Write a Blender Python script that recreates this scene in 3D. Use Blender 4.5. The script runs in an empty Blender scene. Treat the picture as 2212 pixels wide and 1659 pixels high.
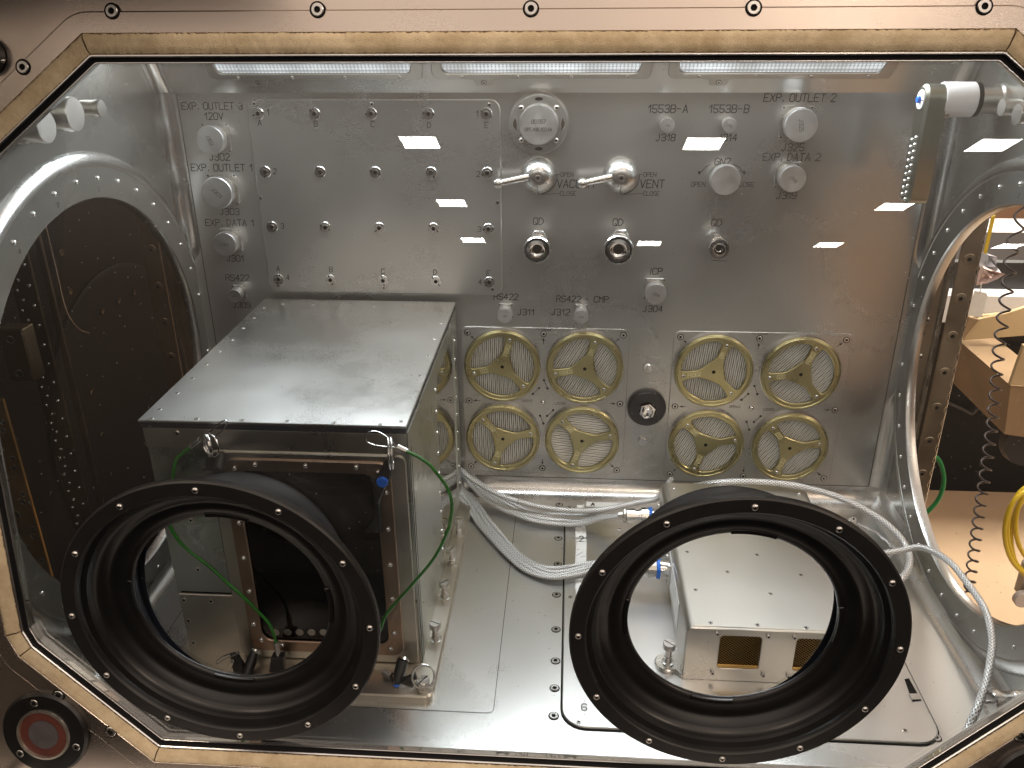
import bpy, math, random
from mathutils import Vector, Matrix
from mathutils.geometry import tessellate_polygon
random.seed(4)
S=bpy.context.scene
# ------------------------------------------------------------------ camera
IW,IH=2212.0,1659.0
YAW,PITCH,ROLL,F=0.06982996483099302,-0.420591190669571,0.007130952516801782,1834.370373529066
CAM=Vector((0.38283512354417165,-1.0621046745719023,0.12021290199518908))
RM=Matrix.Rotation(YAW,3,'Z')@Matrix.Rotation(PITCH,3,'X')@Matrix.Rotation(ROLL,3,'Y')
cd=bpy.data.cameras.new('camera'); cam=bpy.data.objects.new('camera',cd); S.collection.objects.link(cam)
cd.sensor_width=36; cd.lens=F/IW*36; cd.clip_start=.02; cd.clip_end=60
right,fwd,up=RM.col[0],RM.col[1],RM.col[2]
cam.matrix_world=Matrix(((right.x,up.x,-fwd.x,CAM.x),(right.y,up.y,-fwd.y,CAM.y),(right.z,up.z,-fwd.z,CAM.z),(0,0,0,1)))
S.camera=cam
# ------------------------------------------------------------------ light and exposure
w=bpy.data.worlds.new('World'); S.world=w; w.use_nodes=True
nt=w.node_tree; bg=nt.nodes['Background']
tc=nt.nodes.new('ShaderNodeTexCoord'); sp=nt.nodes.new('ShaderNodeSeparateXYZ'); rp=nt.nodes.new('ShaderNodeValToRGB')
mr=nt.nodes.new('ShaderNodeMapRange'); mr.inputs[1].default_value=-1; mr.inputs[2].default_value=1
nt.links.new(tc.outputs['Generated'],sp.inputs[0]); nt.links.new(sp.outputs[2],mr.inputs[0]); nt.links.new(mr.outputs[0],rp.inputs[0])
e=rp.color_ramp.elements; e[0].position=.40; e[0].color=(.010,.008,.007,1); e[1].position=.72; e[1].color=(1.0,.82,.68,1)
e2=e.new(.56); e2.color=(.17,.12,.085,1)
nt.links.new(rp.outputs[0],bg.inputs[0]); bg.inputs[1].default_value=1.0
S.view_settings.view_transform='Standard'; S.view_settings.look='None'; S.view_settings.exposure=0.0; S.view_settings.gamma=1
S.render.engine='CYCLES'
try:
    S.cycles.max_bounces=10; S.cycles.glossy_bounces=6; S.cycles.transparent_max_bounces=16; S.cycles.sample_clamp_indirect=3
    S.cycles.caustics_reflective=True; S.cycles.blur_glossy=1.0
except Exception: pass
TW=.2225; YB=-.53
WN=Vector((0,-math.cos(TW),math.sin(TW))); WU=Vector((0,math.sin(TW),math.cos(TW))); W0=Vector((0,YB,-.443))
def ray(x,y):
    return (RM@Vector(((x-IW/2)/F,1,-(y-IH/2)/F)))
def at(x,y,axis,val):
    d=ray(x,y); t=(val-CAM[axis])/d[axis]; return CAM+d*t
def atw(x,y,off=0):
    d=ray(x,y); P=W0+WN*off; t=((P-CAM)@WN)/(d@WN); return CAM+d*t
def atp(x,y,P0,n):
    d=ray(x,y); t=((P0-CAM)@n)/(d@n); return CAM+d*t
def srcm(x0,y0,k): return lambda a,b: ((x0+a/k)*.6777,(y0+b/k)*.6777)
# office ceiling lights behind the photographer (they show as reflections in the tilted window)
HC=3.2
def reflect_at(x,y):
    h=atw(x,y); d=ray(x,y); r=d-2*(d@WN)*WN; return h+r*((HC-h.z)/r.z)
def area(name,loc,sx,sy,power,col):
    l=bpy.data.lights.new(name,'AREA'); l.shape='RECTANGLE'; l.size=sx; l.size_y=sy; l.energy=power; l.color=col
    o=bpy.data.objects.new(name,l); S.collection.objects.link(o); o.location=loc; return o
for (x,y) in [(907,308),(976,439),(1022,519),(1520,311),(1402,526),(2145,314),(1932,447),(1790,529),(2180,532)]:
    area('ceiling_or_fill_light',reflect_at(x,y),.47,.50,34,(1,.95,.88))
for x,y,pw in [(2.6,-6.6,26),(6.4,-6.6,26),(1.2,-3.2,20),(5.2,-2.6,90),(-1.9,-2.2,25)]:  # unseen lights added for general fill, the cartons and the left post
    area('ceiling_or_fill_light',(x,y,HC),.5,.5,pw,(1,.80,.62))
o=area('ceiling_or_fill_light',(2.25,.95,1.6),.8,.8,38,(1,.92,.80)); o.data.spread=math.radians(62)  # unseen fill lamp added to brighten the room floor beyond the port
o=area('ceiling_or_fill_light',(1.55,2.9,1.6),.9,.5,70,(1,.92,.80)); o.rotation_euler=(-.75,0,0)  # unseen fill lamp added near the room wall, tilted to reach the floor
# ------------------------------------------------------------------ materials
def node(nt,t,**k):
    n=nt.nodes.new(t)
    for a,v in k.items(): setattr(n,a,v)
    return n
def base(name,col,rough=.5,metal=0.0):
    m=bpy.data.materials.new(name); m.use_nodes=True; b=m.node_tree.nodes['Principled BSDF']
    b.inputs['Base Color'].default_value=(*col,1); b.inputs['Roughness'].default_value=rough; b.inputs['Metallic'].default_value=metal
    return m,m.node_tree,b
def metal(name,col,r0=.22,r1=.4,cloud=6,bump=.0,stretch=None,cvar=.12,fine=900,met=1.0,grain=.12):
    m,nt,b=base(name,col,r0,met); L=nt.links.new
    tc=node(nt,'ShaderNodeTexCoord'); mp=node(nt,'ShaderNodeMapping')
    if stretch: mp.inputs['Scale'].default_value=stretch
    L(tc.outputs['Object'],mp.inputs[0])
    n1=node(nt,'ShaderNodeTexNoise'); n1.inputs['Scale'].default_value=cloud; n1.inputs['Detail'].default_value=4; n1.inputs['Roughness'].default_value=.5
    L(tc.outputs['Object'],n1.inputs['Vector'])
    n2=node(nt,'ShaderNodeTexNoise'); n2.inputs['Scale'].default_value=fine; n2.inputs['Detail'].default_value=3
    L(mp.outputs[0],n2.inputs['Vector'])
    mx=node(nt,'ShaderNodeMath',operation='MULTIPLY_ADD'); L(n2.outputs['Fac'],mx.inputs[0]); mx.inputs[1].default_value=grain; 
    L(n1.outputs['Fac'],mx.inputs[2])
    mr=node(nt,'ShaderNodeMapRange'); mr.inputs[1].default_value=.35; mr.inputs[2].default_value=.78; mr.inputs[3].default_value=r0; mr.inputs[4].default_value=r1
    L(mx.outputs[0],mr.inputs[0]); L(mr.outputs[0],b.inputs['Roughness'])
    cr=node(nt,'ShaderNodeValToRGB'); e=cr.color_ramp.elements
    e[0].position=.3; e[0].color=(*[c*(1-cvar) for c in col],1); e[1].position=.7; e[1].color=(*[min(1,c*(1+cvar*.5)) for c in col],1)
    L(n1.outputs['Fac'],cr.inputs[0]); L(cr.outputs[0],b.inputs['Base Color'])
    if bump:
        bp=node(nt,'ShaderNodeBump'); bp.inputs['Strength'].default_value=bump; bp.inputs['Distance'].default_value=.0003
        L(n2.outputs['Fac'],bp.inputs['Height']); L(bp.outputs[0],b.inputs['Normal'])
    return m
M={}
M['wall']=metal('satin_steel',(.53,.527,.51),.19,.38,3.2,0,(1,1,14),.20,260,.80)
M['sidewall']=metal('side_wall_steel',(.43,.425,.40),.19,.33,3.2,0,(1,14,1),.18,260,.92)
M['floor']=metal('satin_steel_floor',(.72,.72,.71),.24,.38,4,0,(14,1,1),.08,260)
M['fillet']=metal('polished_fillet',(.66,.66,.65),.20,.30,9,.03)
M['cove']=metal('satin_dome',(.70,.70,.69),.24,.32,30)
M['steel']=metal('machined_steel',(.68,.67,.65),.20,.34,40,.0)
M['cap']=metal('matte_steel_cap',(.74,.74,.74),.36,.5,60,.05)
M['dim']=metal('dull_steel',(.44,.42,.39),.28,.45,12,.05)
M['lid']=metal('galvanised_lid',(.66,.66,.65),.15,.36,5,.22,None,.08,1100,1.0,.3)
M['side']=metal('brushed_side',(.60,.62,.58),.22,.38,8,.1,(1,14,1))
M['mirror']=metal('polished_panel',(.55,.54,.50),.02,.07,10,.0)
M['bracket']=metal('nickel_bracket',(.66,.62,.55),.25,.42,20,.2)
M['copper']=metal('bronze_frame',(.40,.29,.22),.30,.42,20,.1)
M['brass']=metal('brass_grille',(.62,.40,.14),.3,.45,30)
M['gold']=metal('gold_anodised',(.46,.41,.22),.24,.36,25,.05)
M['frame']=metal('warm_frame_metal',(.62,.54,.48),.20,.32,3,.06,(1,1,12),.10,200)
M['lip']=metal('bright_lip',(.72,.72,.72),.16,.28,20)
M['chrome']=metal('chrome',(.80,.80,.80),.07,.14,30,.0,None,.05)
M['post']=metal('anodised_post',(.50,.44,.35),.30,.46,20,.05)
M['postl']=metal('bronze_post',(.15,.105,.065),.30,.5,20,.05)
DULL=('ink','inkl','hole','darkpanel','gasket','blackdisc')
def plain(k,name,col,r=.5,met=0,noise=0,sc=60):
    m,nt,b=base(name,col,r,met)
    if noise:
        n=node(nt,'ShaderNodeTexNoise'); n.inputs['Scale'].default_value=sc; n.inputs['Detail'].default_value=5
        cr=node(nt,'ShaderNodeValToRGB'); e=cr.color_ramp.elements; e[0].position=.3; e[1].position=.7
        e[0].color=(*[c*(1-noise) for c in col],1); e[1].color=(*[c*(1+noise) for c in col],1)
        tc=node(nt,'ShaderNodeTexCoord'); nt.links.new(tc.outputs['Object'],n.inputs['Vector'])
        nt.links.new(n.outputs['Fac'],cr.inputs[0]); nt.links.new(cr.outputs[0],b.inputs['Base Color'])
        
    if k in DULL: b.inputs['Specular IOR Level'].default_value=.08
    M[k]=m; return m
plain('ink','engraving_ink',(.035,.032,.03),.6)
plain('inkl','faint_engraving',(.09,.085,.08),.6)
plain('hole','dark_recess',(.012,.011,.010),.6)
plain('black','black_anodised',(.006,.0058,.006),.34,0,.25,40)
plain('flange','black_flange',(.009,.0085,.0085),.46,0,.2,60)
plain('rubber','dark_blue_rubber',(.012,.016,.026),.34,0,.2,50)
plain('plastic','black_plastic',(.014,.014,.015),.4)
plain('blue','blue_button',(.01,.12,.62),.35)
plain('bluering','blue_band',(.02,.16,.65),.4)
plain('pale','pale_gold_paint',(.80,.74,.42),.4)
plain('white','white_paint',(.78,.78,.80),.4,0,.04,30)
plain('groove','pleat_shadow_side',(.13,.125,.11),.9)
plain('paper','white_label',(.80,.80,.78),.7,0,.05,80)
plain('green','green_coating',(.02,.16,.015),.38,0,.2,100)
plain('greenw','bright_green_wire',(.01,.25,.06),.45)
plain('yellow','yellow_cable',(.62,.44,.01),.4,0,.15,10)
plain('cord','purple_brown_cord',(.020,.012,.016),.35)
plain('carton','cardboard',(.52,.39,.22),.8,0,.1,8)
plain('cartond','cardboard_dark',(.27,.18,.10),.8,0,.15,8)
plain('roomfloor','tan_vinyl_floor',(.50,.36,.24),.32,0,.10,2)
plain('roomwall','tan_partition',(.30,.17,.09),.8,0,.15,3)
plain('darkpanel','dark_cabinet',(.004,.003,.0025),.7,0,.3,6)
plain('blackdisc','black_gloss',(.003,.003,.0035),.5,0,.3,8)
plain('darkglass','tinted_pane',(.006,.005,.005),.06)
plain('gasket','black_gasket',(.010,.010,.011),.5)
plain('redring','red_enamel',(.085,.020,.013),.5,0,.2,60)
plain('greylilac','lilac_disc',(.07,.06,.065),.5,0,.15,90)
plain('bag','crumpled_plastic',(.62,.64,.70),.25,0,.15,20)
plain('pink','pink_sheet',(.66,.52,.50),.6,0,.1,40)
plain('leg','grey_foot',(.55,.50,.48),.6)
# velcro
m,nt,b=base('hook_and_loop_tape',(.66,.50,.28),.95)
n=node(nt,'ShaderNodeTexNoise'); n.inputs['Scale'].default_value=38; n.inputs['Detail'].default_value=7; n.inputs['Roughness'].default_value=.75
n2=node(nt,'ShaderNodeTexNoise'); n2.inputs['Scale'].default_value=1400; n2.inputs['Detail'].default_value=2
tc=node(nt,'ShaderNodeTexCoord'); nt.links.new(tc.outputs['Object'],n.inputs['Vector']); nt.links.new(tc.outputs['Object'],n2.inputs['Vector'])
cr=node(nt,'ShaderNodeValToRGB'); e=cr.color_ramp.elements; e[0].position=.28; e[0].color=(.54,.41,.24,1); e[1].position=.68; e[1].color=(.84,.70,.48,1)
bp=node(nt,'ShaderNodeBump'); bp.inputs['Strength'].default_value=.9; bp.inputs['Distance'].default_value=.0008
nt.links.new(n.outputs['Fac'],cr.inputs[0]); nt.links.new(cr.outputs[0],b.inputs['Base Color']); nt.links.new(n2.outputs['Fac'],bp.inputs['Height']); nt.links.new(bp.outputs[0],b.inputs['Normal'])
M['velcro']=m
# pleated paper
m,nt,b=base('filter_paper',(.78,.78,.74),.85); M['pleat']=m
n=node(nt,'ShaderNodeTexNoise'); n.inputs['Scale'].default_value=60; tc=node(nt,'ShaderNodeTexCoord'); nt.links.new(tc.outputs['Object'],n.inputs['Vector'])
cr=node(nt,'ShaderNodeValToRGB'); e=cr.color_ramp.elements; e[0].position=.3; e[0].color=(.74,.74,.69,1); e[1].position=.7; e[1].color=(.88,.88,.87,1)
nt.links.new(n.outputs['Fac'],cr.inputs[0]); nt.links.new(cr.outputs[0],b.inputs['Base Color'])
# braided sleeve: weave from UV (u round the tube, v along it in metres)
def braid(name,c0,c1,met,fu=7,fv=620):
    m,nt,b=base(name,c1,.35,met); L=nt.links.new
    uv=node(nt,'ShaderNodeUVMap'); s=node(nt,'ShaderNodeSeparateXYZ'); L(uv.outputs[0],s.inputs[0])
    def comb(sg):
        a=node(nt,'ShaderNodeMath',operation='MULTIPLY'); L(s.outputs[0],a.inputs[0]); a.inputs[1].default_value=fu*2*math.pi
        c=node(nt,'ShaderNodeMath',operation='MULTIPLY_ADD'); L(s.outputs[1],c.inputs[0]); c.inputs[1].default_value=sg*fv*2; L(a.outputs[0],c.inputs[2])
        d=node(nt,'ShaderNodeMath',operation='SINE'); L(c.outputs[0],d.inputs[0]); return d
    a,c=comb(1),comb(-1); mm=node(nt,'ShaderNodeMath',operation='MAXIMUM'); L(a.outputs[0],mm.inputs[0]); L(c.outputs[0],mm.inputs[1])
    mr=node(nt,'ShaderNodeMapRange'); mr.inputs[1].default_value=-.5; mr.inputs[2].default_value=.9; L(mm.outputs[0],mr.inputs[0])
    cr=node(nt,'ShaderNodeMixRGB'); cr.inputs[1].default_value=(*c0,1); cr.inputs[2].default_value=(*c1,1); L(mr.outputs[0],cr.inputs[0]); L(cr.outputs[0],b.inputs['Base Color'])
    bp=node(nt,'ShaderNodeBump'); bp.inputs['Strength'].default_value=.8; bp.inputs['Distance'].default_value=.0006; L(mr.outputs[0],bp.inputs['Height']); L(bp.outputs[0],b.inputs['Normal'])
    return m
M['braid']=braid('silver_braid',(.22,.22,.22),(.92,.92,.92),.6)
# prismatic lamp diffuser: dim rim of the cover, lit from behind
def lampmat(name,lo,hi,sc):
    m=bpy.data.materials.new(name); m.use_nodes=True; nt=m.node_tree; b=nt.nodes['Principled BSDF']; b.inputs['Roughness'].default_value=.3
    tc=node(nt,'ShaderNodeTexCoord'); v=node(nt,'ShaderNodeTexVoronoi'); v.inputs['Scale'].default_value=sc; v.inputs['Randomness'].default_value=0.0
    n=node(nt,'ShaderNodeTexNoise'); n.inputs['Scale'].default_value=22
    nt.links.new(tc.outputs['Object'],v.inputs['Vector']); nt.links.new(tc.outputs['Object'],n.inputs['Vector'])
    mr=node(nt,'ShaderNodeMapRange'); mr.inputs[1].default_value=.15; mr.inputs[2].default_value=.6; mr.inputs[3].default_value=hi; mr.inputs[4].default_value=lo
    nt.links.new(v.outputs['Distance'],mr.inputs[0])
    mu=node(nt,'ShaderNodeMath',operation='MULTIPLY'); nt.links.new(mr.outputs[0],mu.inputs[0])
    m2=node(nt,'ShaderNodeMapRange'); m2.inputs[1].default_value=.3; m2.inputs[2].default_value=.7; m2.inputs[3].default_value=.55; m2.inputs[4].default_value=1.35
    nt.links.new(n.outputs['Fac'],m2.inputs[0]); nt.links.new(m2.outputs[0],mu.inputs[1])
    nt.links.new(mu.outputs[0],b.inputs['Emission Strength']); b.inputs['Emission Color'].default_value=(.88,.95,1,1); b.inputs['Base Color'].default_value=(.5,.52,.55,1)
    return m
M['diffuser']=lampmat('prismatic_cover',.25,1.3,230)
m=bpy.data.materials.new('lamp_panel'); m.use_nodes=True; b=m.node_tree.nodes['Principled BSDF']; b.inputs['Emission Color'].default_value=(.90,.96,1,1); b.inputs['Emission Strength'].default_value=21.0; M['lamp']=m
# window glass: clear sheet, fresnel reflection, scattered dust specks
m=bpy.data.materials.new('window_glass'); m.use_nodes=True; nt=m.node_tree; nt.nodes.remove(nt.nodes['Principled BSDF']); out=nt.nodes['Material Output']; L=nt.links.new
tr=node(nt,'ShaderNodeBsdfTransparent'); tr.inputs[0].default_value=(.97,.975,.97,1); gl=node(nt,'ShaderNodeBsdfGlossy'); gl.inputs['Roughness'].default_value=.0
fr=node(nt,'ShaderNodeFresnel'); fr.inputs[0].default_value=1.5; mx=node(nt,'ShaderNodeMixShader'); L(fr.outputs[0],mx.inputs[0]); L(tr.outputs[0],mx.inputs[1]); L(gl.outputs[0],mx.inputs[2])
df=node(nt,'ShaderNodeBsdfDiffuse'); df.inputs[0].default_value=(.75,.75,.75,1); tc=node(nt,'ShaderNodeTexCoord')
v=node(nt,'ShaderNodeTexVoronoi'); v.inputs['Scale'].default_value=230; L(tc.outputs['Object'],v.inputs['Vector'])
gt=node(nt,'ShaderNodeMath',operation='LESS_THAN'); gt.inputs[1].default_value=.10; L(v.outputs['Distance'],gt.inputs[0])
sc=node(nt,'ShaderNodeSeparateColor'); L(v.outputs['Color'],sc.inputs[0]); g2=node(nt,'ShaderNodeMath',operation='GREATER_THAN'); g2.inputs[1].default_value=.86; L(sc.outputs[0],g2.inputs[0])
mu=node(nt,'ShaderNodeMath',operation='MULTIPLY'); L(gt.outputs[0],mu.inputs[0]); L(g2.outputs[0],mu.inputs[1])
m3=node(nt,'ShaderNodeMath',operation='MULTIPLY_ADD'); L(mu.outputs[0],m3.inputs[0]); m3.inputs[1].default_value=.38; m3.inputs[2].default_value=.006
mx2=node(nt,'ShaderNodeMixShader'); L(m3.outputs[0],mx2.inputs[0]); L(mx.outputs[0],mx2.inputs[1]); L(df.outputs[0],mx2.inputs[2]); L(mx2.outputs[0],out.inputs[0]); M['glass']=m
# ------------------------------------------------------------------ builders
class MB(object):
    def __init__(s): s.v=[];s.f=[];s.m=[];s.uv=[]
    def add(s,vs,fs,mi=0,uvs=None):
        o=len(s.v); s.v+= [Vector(v) for v in vs]
        for i,f in enumerate(fs):
            s.f.append([o+k for k in f]); s.m.append(mi if isinstance(mi,int) else mi[i]); s.uv.append(uvs[i] if uvs else None)
    def xf(s,mat,start=0):
        for i in range(start,len(s.v)): s.v[i]=mat@s.v[i]
        return s
    def build(s,name,mats,parent=None,smooth=35,loc=None,rot=None):
        me=bpy.data.meshes.new(name); me.from_pydata(s.v,[],s.f); 
        if not isinstance(mats,(list,tuple)): mats=[mats]
        for k in mats: me.materials.append(M[k])
        for p,mi in zip(me.polygons,s.m): p.material_index=min(mi,len(mats)-1)
        if any(s.uv):
            l=me.uv_layers.new(name='UVMap'); i=0
            for p,u in zip(me.polygons,s.uv):
                for j,li in enumerate(p.loop_indices): l.data[li].uv=u[j] if u else (0,0)
        me.validate(); me.update()
        if smooth: me.shade_smooth(); me.set_sharp_from_angle(angle=math.radians(smooth))
        o=bpy.data.objects.new(name,me); S.collection.objects.link(o)
        if parent: o.parent=parent
        if loc is not None: o.location=loc
        if rot is not None: o.rotation_euler=rot
        return o
def tag(o,label,cat=None,group=None,kind=None):
    if label:o['label']=label
    if cat:o['category']=cat
    if group:o['group']=group
    if kind:o['kind']=kind
    return o
def empty(name,loc,label,cat,group=None,mat=None):
    o=bpy.data.objects.new(name,None); S.collection.objects.link(o); o.empty_display_size=.01
    if mat is not None: o.matrix_world=mat
    else: o.location=loc
    return tag(o,label,cat,group)
def setkids(root):
    "children meshes were built in world space: keep them there under a moved root"
    bpy.context.view_layer.update()
def child(o,root):
    o.parent=root; o.matrix_parent_inverse=root.matrix_basis.inverted(); return o
def basis(n,upv=(0,0,1)):
    n=Vector(n).normalized(); u=Vector(upv); u=(u-n*(u@n))
    if u.length<1e-4: u=Vector((0,1,0)); u=u-n*(u@n)
    u.normalize(); r=u.cross(n); return r,u,n
def mat_at(loc,n,upv=(0,0,1)):
    r,u,n=basis(n,upv); loc=Vector(loc)
    return Matrix(((r.x,u.x,n.x,loc.x),(r.y,u.y,n.y,loc.y),(r.z,u.z,n.z,loc.z),(0,0,0,1)))
def roundp(pts,r,seg=6):
    out=[];n=len(pts)
    for i in range(n):
        p=Vector(pts[i]); a=Vector(pts[i-1]); c=Vector(pts[(i+1)%n]); ri=r[i] if isinstance(r,(list,tuple)) else r
        if ri<=0: out.append(p); continue
        d1=(a-p); d2=(c-p); ang=d1.angle(d2); t=min(ri/math.tan(ang/2),d1.length*.49,d2.length*.49)
        s=p+d1.normalized()*t; e_=p+d2.normalized()*t
        rr=t*math.tan(ang/2); bis=(d1.normalized()+d2.normalized()).normalized(); ce=p+bis*math.hypot(t,rr)
        a0=(s-ce); a1=(e_-ce); A0=math.atan2(a0.y,a0.x); A1=math.atan2(a1.y,a1.x); dA=(A1-A0+math.pi)%(2*math.pi)-math.pi
        for k in range(seg+1):
            q=A0+dA*k/seg; out.append(ce+Vector((math.cos(q),math.sin(q)))*rr)
    return out
def rect(x0,y0,x1,y1,r=0): 
    p=[(x0,y0),(x1,y0),(x1,y1),(x0,y1)]; return roundp(p,r) if r else [Vector(q) for q in p]
def circ(x,y,r,n=40,a0=0): return [Vector((x+r*math.cos(a0+2*math.pi*i/n),y+r*math.sin(a0+2*math.pi*i/n))) for i in range(n)]
def sarea(p): return .5*sum(p[i-1][0]*p[i][1]-p[i][0]*p[i-1][1] for i in range(len(p)))
def offset(p,d):
    "move the loop outwards (d>0) for a counter-clockwise loop"
    n=len(p); out=[]
    for i in range(n):
        a=(p[i]-p[i-1]); c=(p[(i+1)%n]-p[i])
        if a.length<1e-9: a=c
        if c.length<1e-9: c=a
        a=a.normalized(); c=c.normalized(); na=Vector((a.y,-a.x)); nc=Vector((c.y,-c.x)); b=na+nc
        if b.length<1e-6: b=na
        b.normalize(); k=max(.35,b@na); out.append(p[i]+b*(d/k))
    return out
def prism(mb,outer,holes=(),z0=0,z1=.002,bev=.0004,mi=0,back=True):
    loops=[[Vector(q) for q in outer]]+[[Vector(q) for q in h] for h in holes]
    for i,l in enumerate(loops):
        if (sarea(l)<0)!=(i>0): l.reverse()      # outer ccw, holes cw
    top=[offset(l,-bev) if bev else l for l in loops]
    def cap(ls,z,flip):
        flat=[v for l in ls for v in l]; tris=tessellate_polygon([[Vector((q.x,q.y,0)) for q in l] for l in ls])
        fs=[]
        for t in tris:
            a,b_,c=[flat[k] for k in t]; ar=(b_.x-a.x)*(c.y-a.y)-(b_.y-a.y)*(c.x-a.x)
            if abs(ar)<1e-14: continue
            t=list(t) if ar>0 else list(t)[::-1]
            fs.append(t[::-1] if flip else t)
        mb.add([(q.x,q.y,z) for q in flat],fs,mi)
    cap(top,z1,False)
    if back: cap(loops,z0,True)
    for l,tp in zip(loops,top):
        n=len(l); vs=[(q.x,q.y,z0) for q in l]+[(q.x,q.y,z1-bev) for q in l]+[(q.x,q.y,z1) for q in tp]
        fs=[]
        for i in range(n):
            j=(i+1)%n; fs.append((i,j,n+j,n+i)); 
            if bev: fs.append((n+i,n+j,2*n+j,2*n+i))
        mb.add(vs,fs,mi)
    return mb
def lathe(mb,prof,n=32,mis=None,squash=None,close=True):
    "prof: (r,z) list, axis +Z"
    vs=[];k=len(prof)
    for i in range(n):
        a=2*math.pi*i/n
        for r,z in prof: vs.append((r*math.cos(a),r*math.sin(a),z))
    fs=[];mi=[]
    for i in range(n):
        j=(i+1)%n
        for q in range(k-1):
            if prof[q][0]<1e-7 and prof[q+1][0]<1e-7: continue
            fs.append((i*k+q,j*k+q,j*k+q+1,i*k+q+1)); mi.append(mis[q] if mis else 0)
    mb.add(vs,fs,mi if mis else 0); return mb
def box(mb,x0,y0,z0,x1,y1,z1,bev=.0006,mi=0):
    s=len(mb.v); prism(mb,rect(x0,y0,x1,y1),(),z0,z1,bev,mi); return mb
def smooth_path(pts,n=8):
    P=[Vector(p) for p in pts]; out=[]
    for i in range(len(P)-1):
        a=P[i-1] if i else P[0]*2-P[1]; b_,c=P[i],P[i+1]; d=P[i+2] if i+2<len(P) else P[-1]*2-P[-2]
        for k in range(n):
            t=k/n; out.append(.5*((2*b_)+(c-a)*t+(2*a-5*b_+4*c-d)*t*t+(3*b_-a-3*c+d)*t**3))
    out.append(P[-1]); return out
def tube(mb,path,r,seg=10,closed=False,mi=0,caps=True):
    P=[Vector(p) for p in path]; n=len(P); rs=r if isinstance(r,(list,tuple)) else [r]*n
    T=[((P[(i+1)%n] if (closed or i<n-1) else P[i])-(P[i-1] if (closed or i>0) else P[i])).normalized() for i in range(n)]
    u=Vector((0,0,1)); u=(u-T[0]*(u@T[0])); u=u if u.length>.1 else Vector((1,0,0))-T[0]*T[0].x; u.normalize(); vs=[];d=[0]
    for i in range(n):
        u=(u-T[i]*(u@T[i])).normalized(); v=T[i].cross(u)
        for k in range(seg):
            a=2*math.pi*k/seg; vs.append(P[i]+(u*math.cos(a)+v*math.sin(a))*rs[i])
        if i: d.append(d[-1]+(P[i]-P[i-1]).length)
    fs=[];uv=[]
    for i in range(n if closed else n-1):
        j=(i+1)%n; dj=d[j] if j else d[i]+(P[0]-P[i]).length
        for k in range(seg):
            l=(k+1)%seg; fs.append((i*seg+k,j*seg+k,j*seg+l,i*seg+l)[::-1]); uv.append(((k/seg,d[i]),(k/seg,dj),((k+1)/seg,dj),((k+1)/seg,d[i]))[::-1])
    if caps and not closed:
        fs.append(tuple(range(seg))); uv.append([(0,0)]*seg); fs.append(tuple(range((n-1)*seg,n*seg))[::-1]); uv.append([(0,0)]*seg)
    mb.add(vs,fs,mi,uv); return mb
def torus(mb,R,r,n=32,s=8,mat=None):
    pts=[Vector((R*math.cos(2*math.pi*i/n),R*math.sin(2*math.pi*i/n),0)) for i in range(n)]
    if mat is not None: pts=[mat@p for p in pts]
    return tube(mb,pts,r,s,closed=True)
# stroke lettering
GL={'A':'00,26,40;12,32','B':'00,06,36,45,44,33,03;33,42,41,30,00','C':'45,36,16,05,01,10,30,41','D':'00,06,26,44,42,20,00','E':'46,06,00,40;03,33','F':'46,06,00;03,33','G':'45,36,16,05,01,10,30,41,43,23','I':'20,26','J':'36,31,20,10,01','K':'00,06;46,03,40','L':'06,00,40','M':'00,06,23,46,40','N':'00,06,40,46','O':'10,01,05,16,36,45,41,30,10','P':'00,06,36,45,44,33,03','Q':'10,01,05,16,36,45,41,30,10;22,40','R':'00,06,36,45,44,33,03;33,40','S':'45,36,16,05,04,13,33,42,41,30,10,01','T':'06,46;26,20','U':'06,01,10,30,41,46','V':'06,20,46','X':'00,46;06,40','1':'04,26,20','2':'05,16,36,45,44,00,40','3':'05,16,36,45,44,33,42,41,30,10,01;33,13','4':'30,36,02,42','5':'46,06,03,33,42,41,30,10,01','6':'45,36,16,05,01,10,30,41,42,33,03','7':'06,46,10','8':'13,04,05,16,36,45,44,33,13,02,01,10,30,41,42,33','9':'01,10,30,41,45,36,16,05,04,13,43','.':'10,11','-':'03,33'}
GL['0']=GL['O']
def textmb(s,h,stroke=None,wf=.62,thick=.0002,shear=.06):
    "letters centred on the origin in the XY plane"
    mb=MB(); st=stroke or h*.115; adv=h*wf*1.32; wd=h*wf; x=0; segs=[]
    for ch in s:
        if ch==' ': x+=adv*.7; continue
        for pl in GL[ch].split(';'):
            q=[(int(a[0])/4*wd+x,int(a[1])/6*h) for a in pl.split(',')]
            segs+=list(zip(q,q[1:]))
        x+= adv*(.5 if ch=='.' else .72 if ch in '1I' else 1)
    tot=x-adv+wd
    for i,(a,b_) in enumerate(segs):
        a=Vector((a[0]-tot/2+(a[1]-h/2)*shear,a[1]-h/2)); b_=Vector((b_[0]-tot/2+(b_[1]-h/2)*shear,b_[1]-h/2)); d=(b_-a)
        if d.length<1e-7: d=Vector((st*.5,0))
        d.normalize(); nn=Vector((-d.y,d.x))*st/2; a=a-d*st*.4; b_=b_+d*st*.4; z=thick*(1+.15*(i%3))
        mb.add([(a.x-nn.x,a.y-nn.y,z),(b_.x-nn.x,b_.y-nn.y,z),(b_.x+nn.x,b_.y+nn.y,z),(a.x+nn.x,a.y+nn.y,z)],[(0,1,2,3)],0)
    return mb
def text(s,loc,n,h,parent,upv=(0,0,1),mat='ink',name='engraved_text',**k):
    mb=textmb(s,h,**k); mb.xf(mat_at(loc,n,upv)); o=mb.build(name,mat,None,0)
    if parent is not None: child(o,parent)
    return o
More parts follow.
